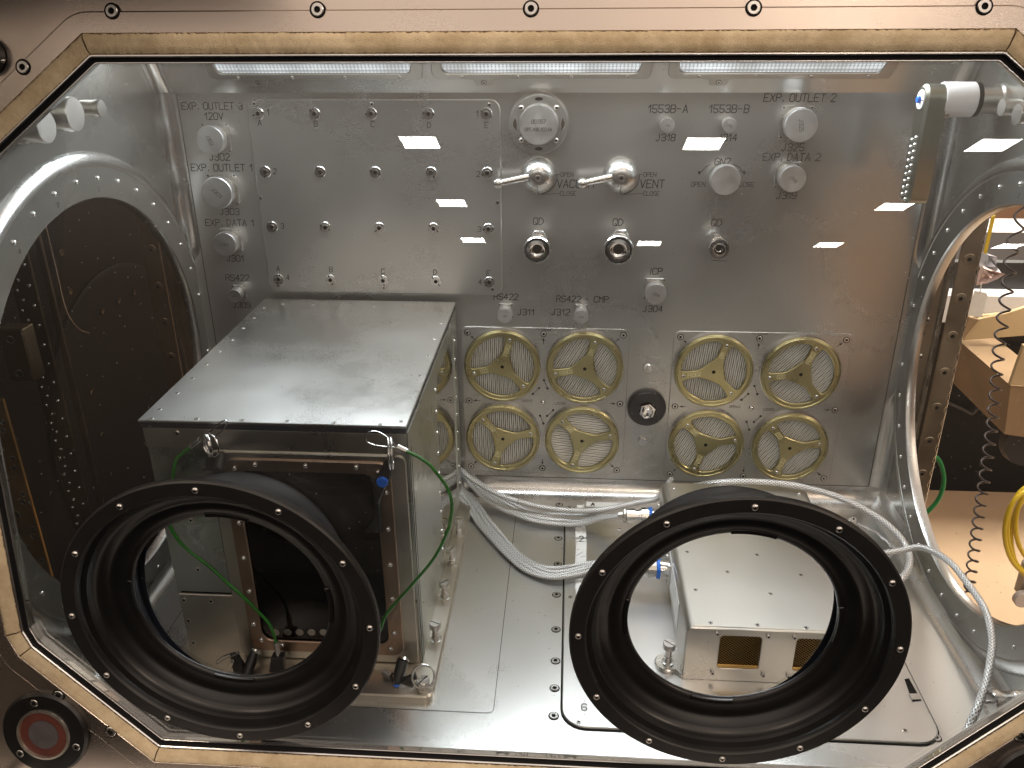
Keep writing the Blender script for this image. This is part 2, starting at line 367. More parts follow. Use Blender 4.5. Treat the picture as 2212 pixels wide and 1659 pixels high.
# screws (built once per kind, copied)
_sc={}
def screw_mesh(kind):
    if kind in _sc: return _sc[kind]
    mb=MB()
    if kind=='flush':      # cap screw sunk in a counterbore, hex socket, unit radius
        lathe(mb,[(1.28,.02),(1.28,.06),(1.04,.06),(1.02,.03)],20,[1,1,1]); lathe(mb,[(1.0,.0),(1.0,.20),(.9,.28),(.52,.28)],20,[0,0,0]); lathe(mb,[(.52,.28),(.48,.06),(0,.06)],6,[2,2])
        mats=['steel','hole','hole']
    elif kind=='button':
        lathe(mb,[(1,0),(.96,.28),(.8,.5),(.5,.64),(.36,.66)],20); lathe(mb,[(.36,.66),(.34,.4),(0,.4)],6,[1,1]); mats=['steel','hole']
    elif kind=='dome':
        lathe(mb,[(1,0),(.95,.35),(.75,.65),(.4,.85),(0,.92)],16); mats=['chrome']
    elif kind=='socket':   # tall cap screw
        lathe(mb,[(1,0),(1,1.2),(.9,1.35),(.55,1.35)],18); lathe(mb,[(.55,1.35),(.5,.8),(0,.8)],6,[1,1]); mats=['steel','hole']
    elif kind=='anchor':   # threaded insert with slotted flange
        lathe(mb,[(1.0,0),(1.0,.16),(.92,.24),(.70,.24),(.66,.14),(.50,.14)],28,[0]*5); lathe(mb,[(.50,.14),(.46,.34),(.36,.34),(.30,-.0)],20,[0,0,1]); lathe(mb,[(.30,.06),(0,.06)],12,[1])
        mb.add([(-.09,.62,.26),(.09,.62,.26),(.09,1.0,.26),(-.09,1.0,.26)],[(0,1,2,3)],1); mb.add([(-.09,-1.0,.26),(.09,-1.0,.26),(.09,-.62,.26),(-.09,-.62,.26)],[(0,1,2,3)],1)
        mats=['lip','hole']
    elif kind=='hole':
        lathe(mb,[(1.15,.04),(.95,.1),(.9,.03),(0,.03)],18,[1,1,0]); mats=['hole','steel']
    elif kind=='ring':
        lathe(mb,[(1.0,0),(1.0,.14),(.9,.2),(.55,.2),(.5,.1)],20); lathe(mb,[(.5,.1),(0,.08)],6,[1]); mats=['steel','hole']
    o=mb.build(kind+'_screw',mats,None,30); me=o.data; bpy.data.objects.remove(o); _sc[kind]=me; return me
def screw(kind,loc,n,r,parent,name='screw',spin=0):
    o=bpy.data.objects.new(name,screw_mesh(kind)); S.collection.objects.link(o)
    o.matrix_basis=mat_at(loc,n)@Matrix.Rotation(spin,4,'Z')@Matrix.Scale(r,4)
    if parent is not None: child(o,parent)
    return o
NB=Vector((0,-1,0)); UZ=Vector((0,0,1))
def prism_at(name,mats,outer,holes,loc,n,upv,z0,z1,bev=.0004,parent=None,back=True,mi=0,smooth=35):
    mb=MB(); prism(mb,outer,holes,z0,z1,bev,mi,back); mb.xf(mat_at(loc,n,upv)); o=mb.build(name,mats,None,smooth)
    if parent is not None: child(o,parent)
    return o
def lathe_at(name,mats,prof,loc,n,parent=None,seg=36,mis=None,smooth=35,spin=0,upv=(0,0,1)):
    mb=MB(); lathe(mb,prof,seg,mis); mb.xf(mat_at(loc,n,upv)@Matrix.Rotation(spin,4,'Z')); o=mb.build(name,mats,None,smooth)
    if parent is not None: child(o,parent)
    return o
def tube_obj(name,mat,path,r,parent=None,seg=10,closed=False,smooth=60):
    mb=MB(); tube(mb,path,r,seg,closed); o=mb.build(name,mat,None,smooth)
    if parent is not None: child(o,parent)
    return o
XL,XR=-.118,.828; XC=.3535
ZT,ZB=.024,-.502; ZF=-.525
PY,PZ,PR=-.2335,-.2735,.213
# ------------------------------------------------------------------ chamber shell
# back wall faces -Y; local frame at (0,0,0): x=world x, y=world z
back_wall=prism_at('back_wall','wall',rect(XL,ZB-.02,XR,ZT),(),(0,0,0),NB,UZ,-.006,0,0); tag(back_wall,None,kind='structure')
def strip(mb,a,b_,w_,n,lift):
    a=Vector(a);b_=Vector(b_);n=Vector(n); s=(b_-a).cross(n).normalized()*w_/2; o=n*lift
    mb.add([a-s+o,b_-s+o,b_+s+o,a+s+o],[(0,1,2,3)])
mb=MB(); 
for x in (-.1,.81): strip(mb,(x,0,ZB),(x,0,ZT),.0012,NB,.0003)
strip(mb,(-.1,0,ZB),(.81,0,ZB),.0009,NB,.0003); child(mb.build('wall_seam','inkl',None,0),back_wall)
def fillet(mb,fn,s0,s1,n=10):
    pass
def arcstrip(name,centers,ra,e1,e2,mat,parent,n=10,smooth=60):
    "quarter-round cove swept through centres; profile c+r*(cos e1 + sin e2)"
    mb=MB(); vs=[]
    for c,r in zip(centers,ra):
        for k in range(n+1):
            a=math.pi/2*k/n; vs.append(Vector(c)+Vector(e1)*(math.cos(a)*r)+Vector(e2)*(math.sin(a)*r))
    fs=[]
    for i in range(len(centers)-1):
        for k in range(n): fs.append((i*(n+1)+k,(i+1)*(n+1)+k,(i+1)*(n+1)+k+1,i*(n+1)+k+1))
    mb.add(vs,fs); o=mb.build(name,mat,None,smooth)
    if parent: child(o,parent)
    return o
rb=.023
arcstrip('floor_cove',[(XL,-rb,ZB),(XR,-rb,ZB)],[rb,rb],(0,1,0),(0,0,-1),'fillet',back_wall,14)
def vcove(sx,zs,rev=False):
    X=XL if sx<0 else XR; cs=[];rs=[]
    for z,r in zs: cs.append((X-sx*r,-r,z)); rs.append(r)
    return arcstrip('corner_cove',cs,rs,(sx,0,0),(0,1,0),'fillet',back_wall,12)
for sx in (-1,1):
    vcove(sx,[(ZT+.0,.0185),(-.155,.0185),(-.168,.0175),(-.178,.014),(-.186,.008),(-.190,.001)])
    vcove(sx,[(-.352,.001),(-.358,.009),(-.368,.015),(-.38,.0185),(ZB,.0185)])
# side walls with round ports, cove along the floor, swept up to the ceiling
PYF=-.60
def side_wall(sx):
    X=XL if sx<0 else XR; name='side_wall'
    n=Vector((-sx,0,0)); # faces inwards
    r_,u_,n_=basis(n); ys=lambda y: y*r_.y
    def q(y,z): return Vector((y*r_.y,z))
    outer=[q(.0,ZB-.0),q(.0,.30),q(PYF,.30),q(PYF,ZB-.0)]
    mb=MB(); prism(mb,outer,[[q(a.x,a.y) for a in circ(PY,PZ,PR+.004,72)]],-.004,0,0); mb.xf(mat_at((X,0,0),n))
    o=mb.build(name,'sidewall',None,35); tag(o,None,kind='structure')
    arcstrip('floor_cove',[(X-sx*rb,PYF,ZB),(X-sx*rb,0.0,ZB)],[rb,rb],(sx,0,0),(0,0,-1),'fillet',o,12)
    # raised port flange with rounded shoulder
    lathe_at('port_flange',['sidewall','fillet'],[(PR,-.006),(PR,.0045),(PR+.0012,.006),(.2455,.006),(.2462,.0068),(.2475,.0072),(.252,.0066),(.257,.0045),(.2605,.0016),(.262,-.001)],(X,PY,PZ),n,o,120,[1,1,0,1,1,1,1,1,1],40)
    for i in range(36):
        a=math.radians(10*i); y=PY+.2335*math.cos(a); z=PZ+.2335*math.sin(a)
        if y<-.5 : continue
        if y<0: screw('dome',(X-sx*.006,y,z),n,.0026,o,'port_screw')
    for k,ang in enumerate(range(60,200,20)):
        a=math.radians(ang); text(str(k+1),(X-sx*.0061,PY+.2225*math.cos(a),PZ+.2225*math.sin(a)),n,.0042,o,stroke=.0004)
    return o
sideL=side_wall(-1); sideR=side_wall(1)
# floor
chamber_floor=prism_at('floor','floor',rect(XL+rb,-.62,XR-rb,-rb),(),(0,0,ZF),UZ,(0,1,0),-.006,0,0); tag(chamber_floor,None,kind='structure')
mb=MB()
pl=roundp([(-.06,-.4264),(.3172,-.4264),(.3172,-.04),(-.06,-.04)],.006)
for i in range(len(pl)):
    a=pl[i-1];b_=pl[i]
    if (a-b_).length>1e-5: strip(mb,(a.x,a.y,ZF),(b_.x,b_.y,ZF),.0007,UZ,.0003)
child(mb.build('engraved_line','inkl',None,0),chamber_floor)
for x,y in [(1208,1090),(1206,1163),(1205,1219),(1202,1285),(1201,1360),(1200,1428),(1198,1487),(1196,1547),(1991,1531),(2022,1594)]:
    P=at(x,y,2,ZF); screw('flush',P,UZ,.0042,chamber_floor,'floor_screw',random.random())
text('D',at(916,1513,2,ZF),UZ,.0075,chamber_floor,(0,1,0),stroke=.0007)
# sloped ceiling strip with lamps, flat ceiling and header
SN=Vector((0,-.842,-.539)); SU=Vector((0,-.539,.842))
slope=prism_at('ceiling','wall',rect(XL,.0,XR,.215),(),(0,0,ZT),SN,SU,-.005,0,0); tag(slope,None,kind='structure')
# local x of the slope frame runs along world +/-X
r_,_,_=basis(SN,SU); sgn=r_.x
top=Vector((0,0,ZT))+SU*.215
prism_at('ceiling','wall',rect(XL,-.6,XR,top.y),(),(0,0,top.z),(0,0,-1),(0,1,0),-.004,0,0,slope)
mb=MB(); 
for sx in(-1,1):
    X=XL if sx<0 else XR
    d=SU*.215
cs=[];rs=[]
for sx in (-1,1):
    X=XL if sx<0 else XR; R=.016
    mb=MB(); vs=[];n=10
    for t in (0,.215):
        base_=Vector((X-sx*R,0,ZT))+SU*t+SN*R
        for k in range(n+1):
            a=math.pi/2*k/n; vs.append(base_+Vector((sx,0,0))*(math.cos(a)*R)-SN*(math.sin(a)*R))
    mb.add(vs,[(k,n+1+k,n+2+k,k+1) for k in range(n)]); child(mb.build('corner_cove','fillet',None,60),slope)
# header above the window opening is part of the window frame (below)
# ------------------------------------------------------------------ lamps on the sloped ceiling
def slx(x): return x*sgn
slope_o=Vector((0,0,ZT))
for (x0,x1,tx,lab) in [(-.0385,.2046,.0077,'left ceiling lamp with prismatic cover above the anchor panel'),(.2303,.4698,.2785,'middle ceiling lamp with prismatic cover above the round pressure cap'),(.5036,.7414,.5511,'right ceiling lamp with prismatic cover above the small bus connectors')]:
    root=empty('ceiling_lamp',slope_o+Vector(((x0+x1)/2,0,0))+SU*.08,lab,'lamp','lamps under the sloped ceiling')
    s0=.0285; s1=.165
    def P(pts): return [Vector((slx(a),b_)) for a,b_ in pts]
    outer=P([tuple(v) for v in roundp([(x0-.012,s0-.008),(x1+.002,s0-.008),(x1+.022,s1+.01),(x0-.012,s1+.01)],[.010,.006,.006,.006])])
    inner=[tuple(v) for v in roundp([(x0,s0),(x1-.012,s0),(x1+.014,s1),(x0,s1)],[.008,.006,.006,.006])]
    prism_at('lamp_frame','dim',outer,[P(inner)],slope_o,SN,SU,0,.003,.001,root)
    prism_at('lamp_cover','diffuser',P([tuple(v) for v in roundp([(x0+.001,s0+.001),(x1-.013,s0+.001),(x1-.006,s0+.024),(x0+.001,s0+.024)],[.008,.005,0,0])]),(),slope_o,SN,SU,.0006,.0022,.0006,root)
    prism_at('light_panel','lamp',P([(x0+.001,s0+.0262),(x1-.006,s0+.0262),(x1+.012,s1-.001),(x0+.001,s1-.001)]),(),slope_o,SN,SU,.0006,.0022,.0004,root)
    tab=P([tuple(v) for v in roundp([(tx-.024,s0-.0072),(tx-.012,s0-.0095),(tx-.009,s0-.0175),(tx+.009,s0-.0175),(tx+.012,s0-.0095),(tx+.024,s0-.0072)],[0,.002,.002,.002,.002,0])])
    prism_at('mounting_tab','dim',tab,(),slope_o,SN,SU,0,.0024,.0006,root)
    screw('flush',slope_o+Vector((tx,0,0))+SU*(s0-.0125)+SN*.0024,SN,.0026,root)
    for f in (.10,.37,.63,.9):
        screw('button',slope_o+Vector((x0+(x1-x0)*f,0,0))+SU*(s0-.0042)+SN*.003,SN,.0021,root)
# ------------------------------------------------------------------ writing engraved on the back wall
def wt(s,x,y,px=15,**k): 
    P=at(x,y,1,0); sc_=abs(at(x,y+px,1,0).z-P.z); return text(s,P,NB,sc_*.98,back_wall,**k)
for s,x,y,h in [('EXP. OUTLET 3',458,229,15),('120V',462,251,15),('J302',474,339,15),('EXP. OUTLET 1',479,362,15),('J303',496,457,14),('EXP. DATA 1',496,481,14),('J301',508,558,13),('RS422',513,600,13),('J309',522,659,12),
    ('EXP. OUTLET 2',1728,211,17),('J325',1713,318,16),('EXP. DATA 2',1710,339,16),('J319',1699,422,15),('1553B-A',1443,235,17),('J318',1438,297,15),('1553B-B',1575,235,17),('J314',1571,297,15),('GN2',1561,349,15),
    ('OPEN',1508,398,10),('CLOSE',1609,398,10),('QD',1163,478,15),('QD',1335,480,15),('QD',1548,481,15),('ICP',1416,586,14),('J304',1410,667,13),('RS422',1093,641,13),('J311',1136,674,13),('RS422 - CMP',1258,646,13),('J312',1211,674,13),
    ('VACUUM',1243,397,17),('OPEN',1225,377,9),('CLOSE',1227,418,9),('VENT',1409,397,17),('OPEN',1404,377,9),('CLOSE',1407,418,9)]:
    wt(s,x,y,h)
def wall_line(pts,w_=.0007,mat='ink',name='engraved_mark',plane=0.0,parent=None):
    mb=MB(); Q=[at(x,y,1,plane) for x,y in pts]
    for a,b_ in zip(Q,Q[1:]): strip(mb,a,b_,w_,NB,.0003+random.random()*.0001)
    return child(mb.build(name,mat,None,0),parent or back_wall)
for dx in (0,178):
    k=1.0
    arc=[(1163+dx+40*math.cos(a),382+37*math.sin(a)) for a in [math.radians(t) for t in range(-8,86,8)]]
    wall_line(arc,.0009); wall_line([arc[0],(1204+dx,377),(1210+dx,377)],.0006); wall_line([(1163+dx,420),(1212+dx,418)],.0005)
wall_line([(1536+(-15)*0,354),(1524,361),(1515,371)]); wall_line([(1584,354),(1597,361),(1604,371)])
for x,y,s in ((1511,376,-1),(1607,376,1)):
    mb=MB(); a=at(x-4,y-6,1,0);b_=at(x+4,y-6,1,0);c=at(x+s*1,y+2,1,0); o_=Vector((0,-.0003,0)); mb.add([a+o_,c+o_,b_+o_],[(0,1,2)]); child(mb.build('engraved_mark','ink',None,0),back_wall)
# faint rack marks by the black knob
for p in ([(1404,770),(1417,772)],[(1416,773),(1430,771)],[(1403,825),(1410,829)],[(1410,827),(1424,826)],[(1392,955+50),(1400,1009)],[(1406,1005),(1420,1004)]): wall_line(p,.0005,'paper','scratch')
wall_line([(1536,562),(1570,564)],.0006,'lip','scratch')
# ------------------------------------------------------------------ anchor panel
ap=empty('anchor_panel',(.142,-.001,-.105),'large flat steel panel with twenty round threaded anchors lettered A to E','panel')
pc=[at(530,214,1,0),at(1083,213,1,0),at(1083,632,1,0),at(590,632,1,0)]
prism_at('panel_plate','wall',roundp([(-.0135,-.228),(.297,-.228),(.297,.0165),(-.0135,.0165)],.012),(),(0,0,0),NB,UZ,0,.0022,.0010,ap)
rows=[[(558,242),(681,243),(803,243),(927,246),(1051,246)],[(573,370),(693,371),(812,373),(932,374),(1052,376)],[(590,489),(705,490),(821,492),(937,494),(1054,495)],[(604,600),(717,603),(829,605),(941,606),(1057,607)]]
for r in range(4):
    for c in range(5):
        P=Vector((.07*c,-.0022,-.07*r)); screw('anchor',P,NB,.0074,ap,'threaded_anchor',random.random()*3)
for s,x,y in [('A',561,265),('B',682,267),('C',805,268),('D',927,270),('E',1051,270),('1',579,242),('1',1031,245),('2',594,370),('2',1033,376),('3',610,488),('3',1036,495),('4',622,600),('4',1037,609),('A',601,580),('B',715,582),('C',827,586),('D',940,588),('E',1055,590)]:
    P=at(x,y,1,-.0022); text(s,P,NB,.0066,ap)
for x,y in [(549,224),(803,225),(1057,227),(563,428),(1075,438),(601,617),(829,622),(1064,625)]:
    screw('ring',at(x,y,1,-.0022),NB,.0027,ap)
# ------------------------------------------------------------------ capped connectors on the back wall
def capcon(name,x,y,rpx,h,lab,cat='connector',ctext=None,flange=True,n=NB,axis=1,group='capped electrical connectors',spin=.0,mat='cap'):
    P=at(x,y,1,-h); R=abs(at(x+rpx,y,1,-h).x-P.x); B=Vector((P.x,0,P.z))
    root=empty(name,B,lab,cat,group)
    lathe_at('connector_base','dim',[(R*.94,0),(R*.94,h*.30),(R*.98,h*.31),(R*.98,h*.40),(R*.9,h*.44)],B,NB,root,36)
    lathe_at('dust_cap',mat,[(R*.95,h*.42),(R*.97,h*.45),(R*.97,h*.74),(R*.91,h*.75),(R*.91,h*.79),(R,h*.80),(R,h*.96),(R*.965,h),(0,h)],B,NB,root,48)
    if flange:
        prism_at('mounting_flange','wall',rect(-R*1.02,-R*1.02,R*1.02,R*1.02,R*.3),(),B,NB,UZ,0,.0012,.0004,root)
        for sx in(-1,1):
            for sz in(-1,1): screw('ring',B+Vector((sx*R*.86,-.0012,sz*R*.90)),NB,max(.0017,R*.11),root)
    if ctext:
        u=Vector((math.sin(spin),0,math.cos(spin))); t=text(ctext,Vector((P.x,-h-.00005,P.z)),NB,R*.24,root,u,mat='inkl')
    return root
capcon('capped_connector',453,303,30,.022,'capped connector J302 under the EXP. OUTLET 3 lettering, upper left',ctext='J302',spin=1.2)
capcon('capped_connector',468,417,33,.022,'largest capped connector of the left column, marked J303 below EXP. OUTLET 1',ctext='J303',spin=.8)
capcon('capped_connector',485,528,25,.021,'capped connector J301 below the EXP. DATA 1 lettering',ctext='J301',spin=.2)
capcon('capped_connector',506,640,14.5,.020,'smallest capped connector, lowest of the left column by RS422',ctext='J309')
capcon('capped_connector',1442,271,15.5,.020,'small capped connector J318 under the 1553B-A lettering',flange=False,ctext='J318',spin=.3)
capcon('capped_connector',1577,271,15.5,.020,'small capped connector J314 under the 1553B-B lettering',flange=False,ctext='J314',spin=.6)
capcon('capped_connector',1731,271,36,.026,'biggest capped connector J325 under EXP. OUTLET 2, upper right',ctext='J325',spin=1.4)
capcon('capped_connector',1713,387,29,.026,'capped connector J319 under the EXP. DATA 2 lettering',ctext='J319',spin=.7)
capcon('capped_connector',1417,636,23.5,.024,'capped connector J304 under ICP, above the black knob',ctext='J304',spin=.4)
capcon('capped_connector',1090,683,16,.022,'small capped connector J311 above the left filter panel corner',ctext='J311')
capcon('capped_connector',1256,685,16,.022,'small capped connector J312 under RS422 - CMP lettering',ctext='J312')
P=at(1568,390,1,-.022); R=abs(at(1600.5,390,1,-.022).x-P.x)
g=empty('gas_knob',(P.x,0,P.z),'round matt steel turning knob between the OPEN arrows under GN2','knob')
lathe_at('knob_body','cap',[(R*.8,0),(R*.8,.006),(R*.96,.007),(R*1.0,.009),(R*1.0,.0205),(R*.97,.022),(0,.022)],(P.x,0,P.z),NB,g,48)
# pressure relief cap
P=at(1164,268,1,-.006); R=.0335
g=empty('pressure_cap',(P.x,0,P.z),'round engraved cap in a wide screwed flange above the vacuum valve','cap')
lathe_at('flange','wall',[(R+.003,0),(R+.0025,.0035),(R+.0005,.006),(R-.001,.0062),(R*.70,.0062)],(P.x,0,P.z),NB,g,56)
lathe_at('round_cap','cap',[(R*.71,.0062),(R*.70,.014),(R*.67,.0155),(0,.0155)],(P.x,0,P.z),NB,g,56)
for a in (42,138,222,318): screw('button',(P.x+R*.84*math.cos(math.radians(a)),-.0062,P.z+R*.84*math.sin(math.radians(a))),NB,.0034,g)
for a in (90,270):
    q=Vector((P.x+R*.86*math.cos(math.radians(a)),-.0062,P.z+R*.86*math.sin(math.radians(a))))
    prism_at('vent_slot','hole',[Vector((.0048*math.cos(t*.314),.0020*math.sin(t*.314))) for t in range(20)],(),q,NB,UZ,0,.0003,0,g)
for sx in (-1,1):
    q=Vector((P.x+sx*R*.86,-.0062,P.z+.0005)); prism_at('finger_notch','chrome',[Vector((-sx*.0022,-.0085)),Vector((sx*.0018,-.004)),Vector((sx*.0025,.001)),Vector((-sx*.001,.0085)),Vector((-sx*.0026,0))],(),q,NB,UZ,0,.0006,.0002,g)
text('00.057',(P.x,-.0157,P.z+.004),NB,.0044,g,wf=.55); text('DPC.436.103.AA',(P.x,-.0157,P.z-.005),NB,.0040,g,wf=.5)
# valves
for bx,hx,hy,lab,hl in [(1163,1076,396,'dome valve with ball-ended lever beside the VACUUM lettering','V'),(1341,1258,396,'dome valve with ball-ended lever beside the VENT lettering','W')]:
    P=at(bx,380,1,-.008); R=.0218
    g=empty('lever_valve',(P.x,0,P.z),lab,'valve','lever valves on the back wall')
    prof=[(R*1.0,0)]+[(R*math.cos(a),.003+R*1.0*math.sin(a)) for a in [math.radians(t) for t in range(0,72,6)]]+[(R*.24,.0232),(0,.0232)]
    lathe_at('dome','cove',prof,(P.x,0,P.z),NB,g,56,None,60)
    screw('ring',(P.x,-.0230,P.z),NB,.0040,g,'centre_bolt')
    A=Vector((P.x-.011,-.017,P.z+.0005)); E=at(hx,hy,1,-.026)
    tube_obj('lever','steel',[A,A.lerp(E,.5),E],[.0050,.0046,.0042],g,14)
    lathe_at('ball_end','steel',[(.0001,-.0066)]+[(.0066*math.cos(a),.0066*math.sin(a)) for a in [math.radians(t) for t in range(-80,81,16)]]+[(.0001,.0066)],E,NB,g,20,None,60)
    mb=MB(); 
    for k in range(6):
        a=math.radians(62-k*11); b2=math.radians(62-(k+1)*11)
        p=[Vector((P.x+s*.0005,-(.0036+R*math.sin(t)),P.z-R*1.015*math.cos(t))) for t,s in ((a,-1),(a,1),(b2,1),(b2,-1))]
        mb.add(p,[(0,1,2,3)])
    child(mb.build('pointer_line','ink',None,0),g)
# quick disconnect couplings
def qd(fx,fy,rpx,bx,by,lab,small=False):
    B=at(bx,by,1,0); h=.046 if not small else .042; Fp=at(fx,fy,1,-h); R=1.08*abs(at(fx+rpx,fy,1,-h).x-Fp.x); d=(Fp-B); L_=d.length; n=d.normalized()
    n=(n+Vector((0,-.35,0))).normalized(); B2=Fp-n*L_*.9
    g=empty('quick_coupling',B,lab,'coupling','quick disconnect couplings')
    tube_obj('elbow','chrome',smooth_path([B+Vector((0,.0,0)),B+Vector((0,-.012,-.001)),B2.lerp(Fp,.35)],5),R*.52,g,16)
    prism_at('hex_nut','chrome',circ(0,0,R*.66,6),(),B,NB,UZ,0,.007,.0008,g)
    lathe_at('coupling_body','chrome',[(R*.62,-L_*.62),(R*.66,-L_*.5),(R*.9,-L_*.45),(R*.92,-L_*.3),(R*.84,-L_*.28),(R*.84,-L_*.2),(R*.98,-L_*.16),(R,-L_*.1),(R,-.0012),(R*.95,0),(R*.86,0)],Fp,n,g,40)
    lathe_at('seal_ring','hole' if not small else 'dim',[(R*.86,0),(R*.85,-.0012),(R*.80,-.0012),(R*.79,0)],Fp,n,g,40)
    lathe_at('inner_sleeve','chrome',[(R*.79,-.0004),(R*.76,.0008),(R*.56,.0004),(R*.53,-.003),(R*.40,-.005),(R*.34,-.0052)],Fp,n,g,40)
    lathe_at('bore','hole',[(R*.34,-.0052),(R*.32,-.009),(0,-.009)],Fp,n,g,30)
qd(1160,541,28,1164,512,'chrome quick coupling below the vacuum valve, left of three')
qd(1336,541,31,1340,512,'largest chrome quick coupling, below the vent valve')
qd(1554,538,21,1547,520,'smallest chrome quick coupling, right of three below the gas knob',True)
# ------------------------------------------------------------------ filter panels
z7=srcm(1400,950,1.6385)
FC=[[(330,355),(760,366),(333,731),(745,742)],[(1432,382),(1886,395),(1390,762),(1828,780)]]
ANG=[[75,72,133,133],[70,68,132,131]]; PL=[[88,60,88,8],[85,50,62,56]]
TX=[[('F6902','022'),('011','F6903'),('F6903','011'),('020','F6902')],[('011','F6902'),('F6902','020'),('020','F6902'),('020','F6902')]]
POS=['upper left','upper right','lower left','lower right']
def filt(P,ang,pla,tx,lab):
    R=.0522
    g=empty('round_filter',P,lab,'filter','round pleated filters behind gold spoked covers')
    lathe_at('filter_rim','lip',[(R+.0004,0),(R+.0004,.0050),(R-.0010,.0052)],P,NB,g,72)
    # cover
    holes=[]; w2=.0049
    for k in range(3):
        a0=math.radians(ang+120*k); a1=a0+math.radians(120); Ro=.0430
        d0=Vector((math.cos(a0),math.sin(a0))); d1=Vector((math.cos(a1),math.sin(a1))); n0=Vector((-d0.y,d0.x)); n1=Vector((d1.y,-d1.x))
        mid=(d0+d1).normalized(); hub=mid*.0135
        da=math.asin((w2+.0015)/Ro); arc=[Vector((Ro*math.cos(t),Ro*math.sin(t))) for t in [a0+da+(a1-a0-2*da)*i/8 for i in range(9)]]
        p=[d0*.020+n0*w2]+arc+[d1*.020+n1*w2,hub]
        holes.append(roundp(p,[.014,.009]+[.0]*7+[.009,.014,.010],5))
    mb=MB(); prism(mb,circ(0,0,R-.0002,84),holes,.0050,.0084,.0009); mb.xf(mat_at(P,NB)); child(mb.build('gold_cover','gold',None,35),g)
    mb=MB(); torus(mb,R-.0030,.0016,72,8,mat_at(P+NB*.0082,NB)); child(mb.build('cover_bead','gold',None,60),g)
    # pleats
    mb=MB(); n=34; Rp=.0475; A=math.radians(pla); 
    for i in range(n):
        x0=-Rp+2*Rp*i/n; x1=x0+2*Rp/n; xm=x0+(x1-x0)*.36; xn=x0+(x1-x0)*.70; y=math.sqrt(max(0,Rp*Rp-((x0+x1)/2)**2))
        vs=[]; segs=6
        for j in range(segs+1):
            yy=-y+2*y*j/segs; jit=(math.sin(i*3.1+j*2.3)*.0002)
            vs+=[(x0+jit,yy,.0006),(xm+jit,yy,.0026),(xn+jit,yy,.0006),(x1+jit,yy,.0006)]
        fs=[]
        for j in range(segs): fs+=[(4*j+q,4*j+q+1,4*j+q+5,4*j+q+4) for q in range(3)]
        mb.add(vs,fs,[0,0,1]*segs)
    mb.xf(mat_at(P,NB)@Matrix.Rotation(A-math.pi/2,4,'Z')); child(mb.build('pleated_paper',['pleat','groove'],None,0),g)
    lathe_at('hub_hole','hole',[(.0024,.0086),(0,.0086)],P,NB,g,20)
    mats=['steel']
    for k in range(3):
        a=math.radians(ang+120*k); d=Vector((math.cos(a),0,math.sin(a))); screw('button',P+d*.0400+NB*.0084,NB,.0025,g)
    for k,s in ((0,tx[0]),(1,tx[1])):
        kk=k+ (0 if ang>100 else 0); a=math.radians(ang+120*kk); d=Vector((math.cos(a),0,math.sin(a))); u=Vector((-d.z,0,d.x))
        if u.z<0:u=-u
        text(s,P+d*.0255+NB*.0084,NB,.0054,g,u,mat='pale',name='stamped_number',stroke=.00085,wf=.50)
for pi,(x0,x1,z0,z1) in enumerate([(.2405,.4655,-.4945,-.2725),(.5235,.7545,-.4985,-.2735)]):
    side='left' if pi==0 else 'right'
    g=empty('filter_panel',((x0+x1)/2,0,(z0+z1)/2),f'{side} square steel filter panel holding four gold-covered round filters','filter panel','filter panels low on the back wall')
    cs=[]
    for (a,b_) in FC[pi]:
        q=at(*z7(a,b_),1,-.0072); cs.append(Vector((q.x,-.0018,q.z)))
    prism_at('panel_plate','wall',rect(x0,z0,x1,z1,.009),[circ(c.x,c.z,.0495,64) for c in cs],(0,0,0),NB,UZ,.0003,.0018,.0006,g)
    cx=sum(c.x for c in cs)/4; cz=sum(c.z for c in cs)/4; e_=.0085
    for i,(sx,sz) in enumerate([(x0+e_,z1-e_),(cx,z1-e_),(x1-e_,z1-e_),(x0+e_,cz),(x1-e_,cz),(x0+e_,z0+e_),(cx,z0+e_),(x1-e_,z0+e_)]):
        screw('flush',(sx,-.0018,sz),NB,.0034,g)
        d=Vector((cx-sx,0,cz-sz)).normalized(); mb=MB(); A=Vector((sx,-.0018,sz)); strip(mb,A+d*.0065,A+d*.015,.0006,NB,.0002); s=d.cross(NB)
        mb.add([A+d*.0062+NB*.0003,A+d*.0102+s*.0015+NB*.0003,A+d*.0102-s*.0015+NB*.0003],[(0,1,2)]); child(mb.build('arrow_mark','ink',None,0),g)
    screw('dome',(cx,-.0018,cz),NB,.0034,g,'centre_pin')
    text('OPEN.0',(cx-.022,-.0018,cz+.0015),NB,.0032,g); text('LOCKED',(cx+.024,-.0018,cz-.0015),NB,.0032,g); text('FILTERBANK',(cx,-.0018,z1-.0022),NB,.0026,g)
    for (ax,az,bx,bz) in [(.001,.033,.006,.021),(-.006,.021,-.014,.012),(.006,-.021,.014,-.012),(-.004,-.021,.001,-.033)]:
        mb=MB(); A=Vector((cx+ax,-.0018,cz+az)); B=Vector((cx+bx,-.0018,cz+bz)); strip(mb,A,B,.0006,NB,.0002)
        for Q in (A,B): lathe_start=len(mb.v); lathe(mb,[(.0016,.0004),(0,.0004)],12); mb.xf(mat_at(Q,NB),lathe_start)
        child(mb.build('latch_mark','ink',None,0),g)
    for i,c in enumerate(cs):
        filt(c,ANG[pi][i],PL[pi][i],TX[pi][i],f'{POS[i]} gold spoked round filter of the {side} filter panel')
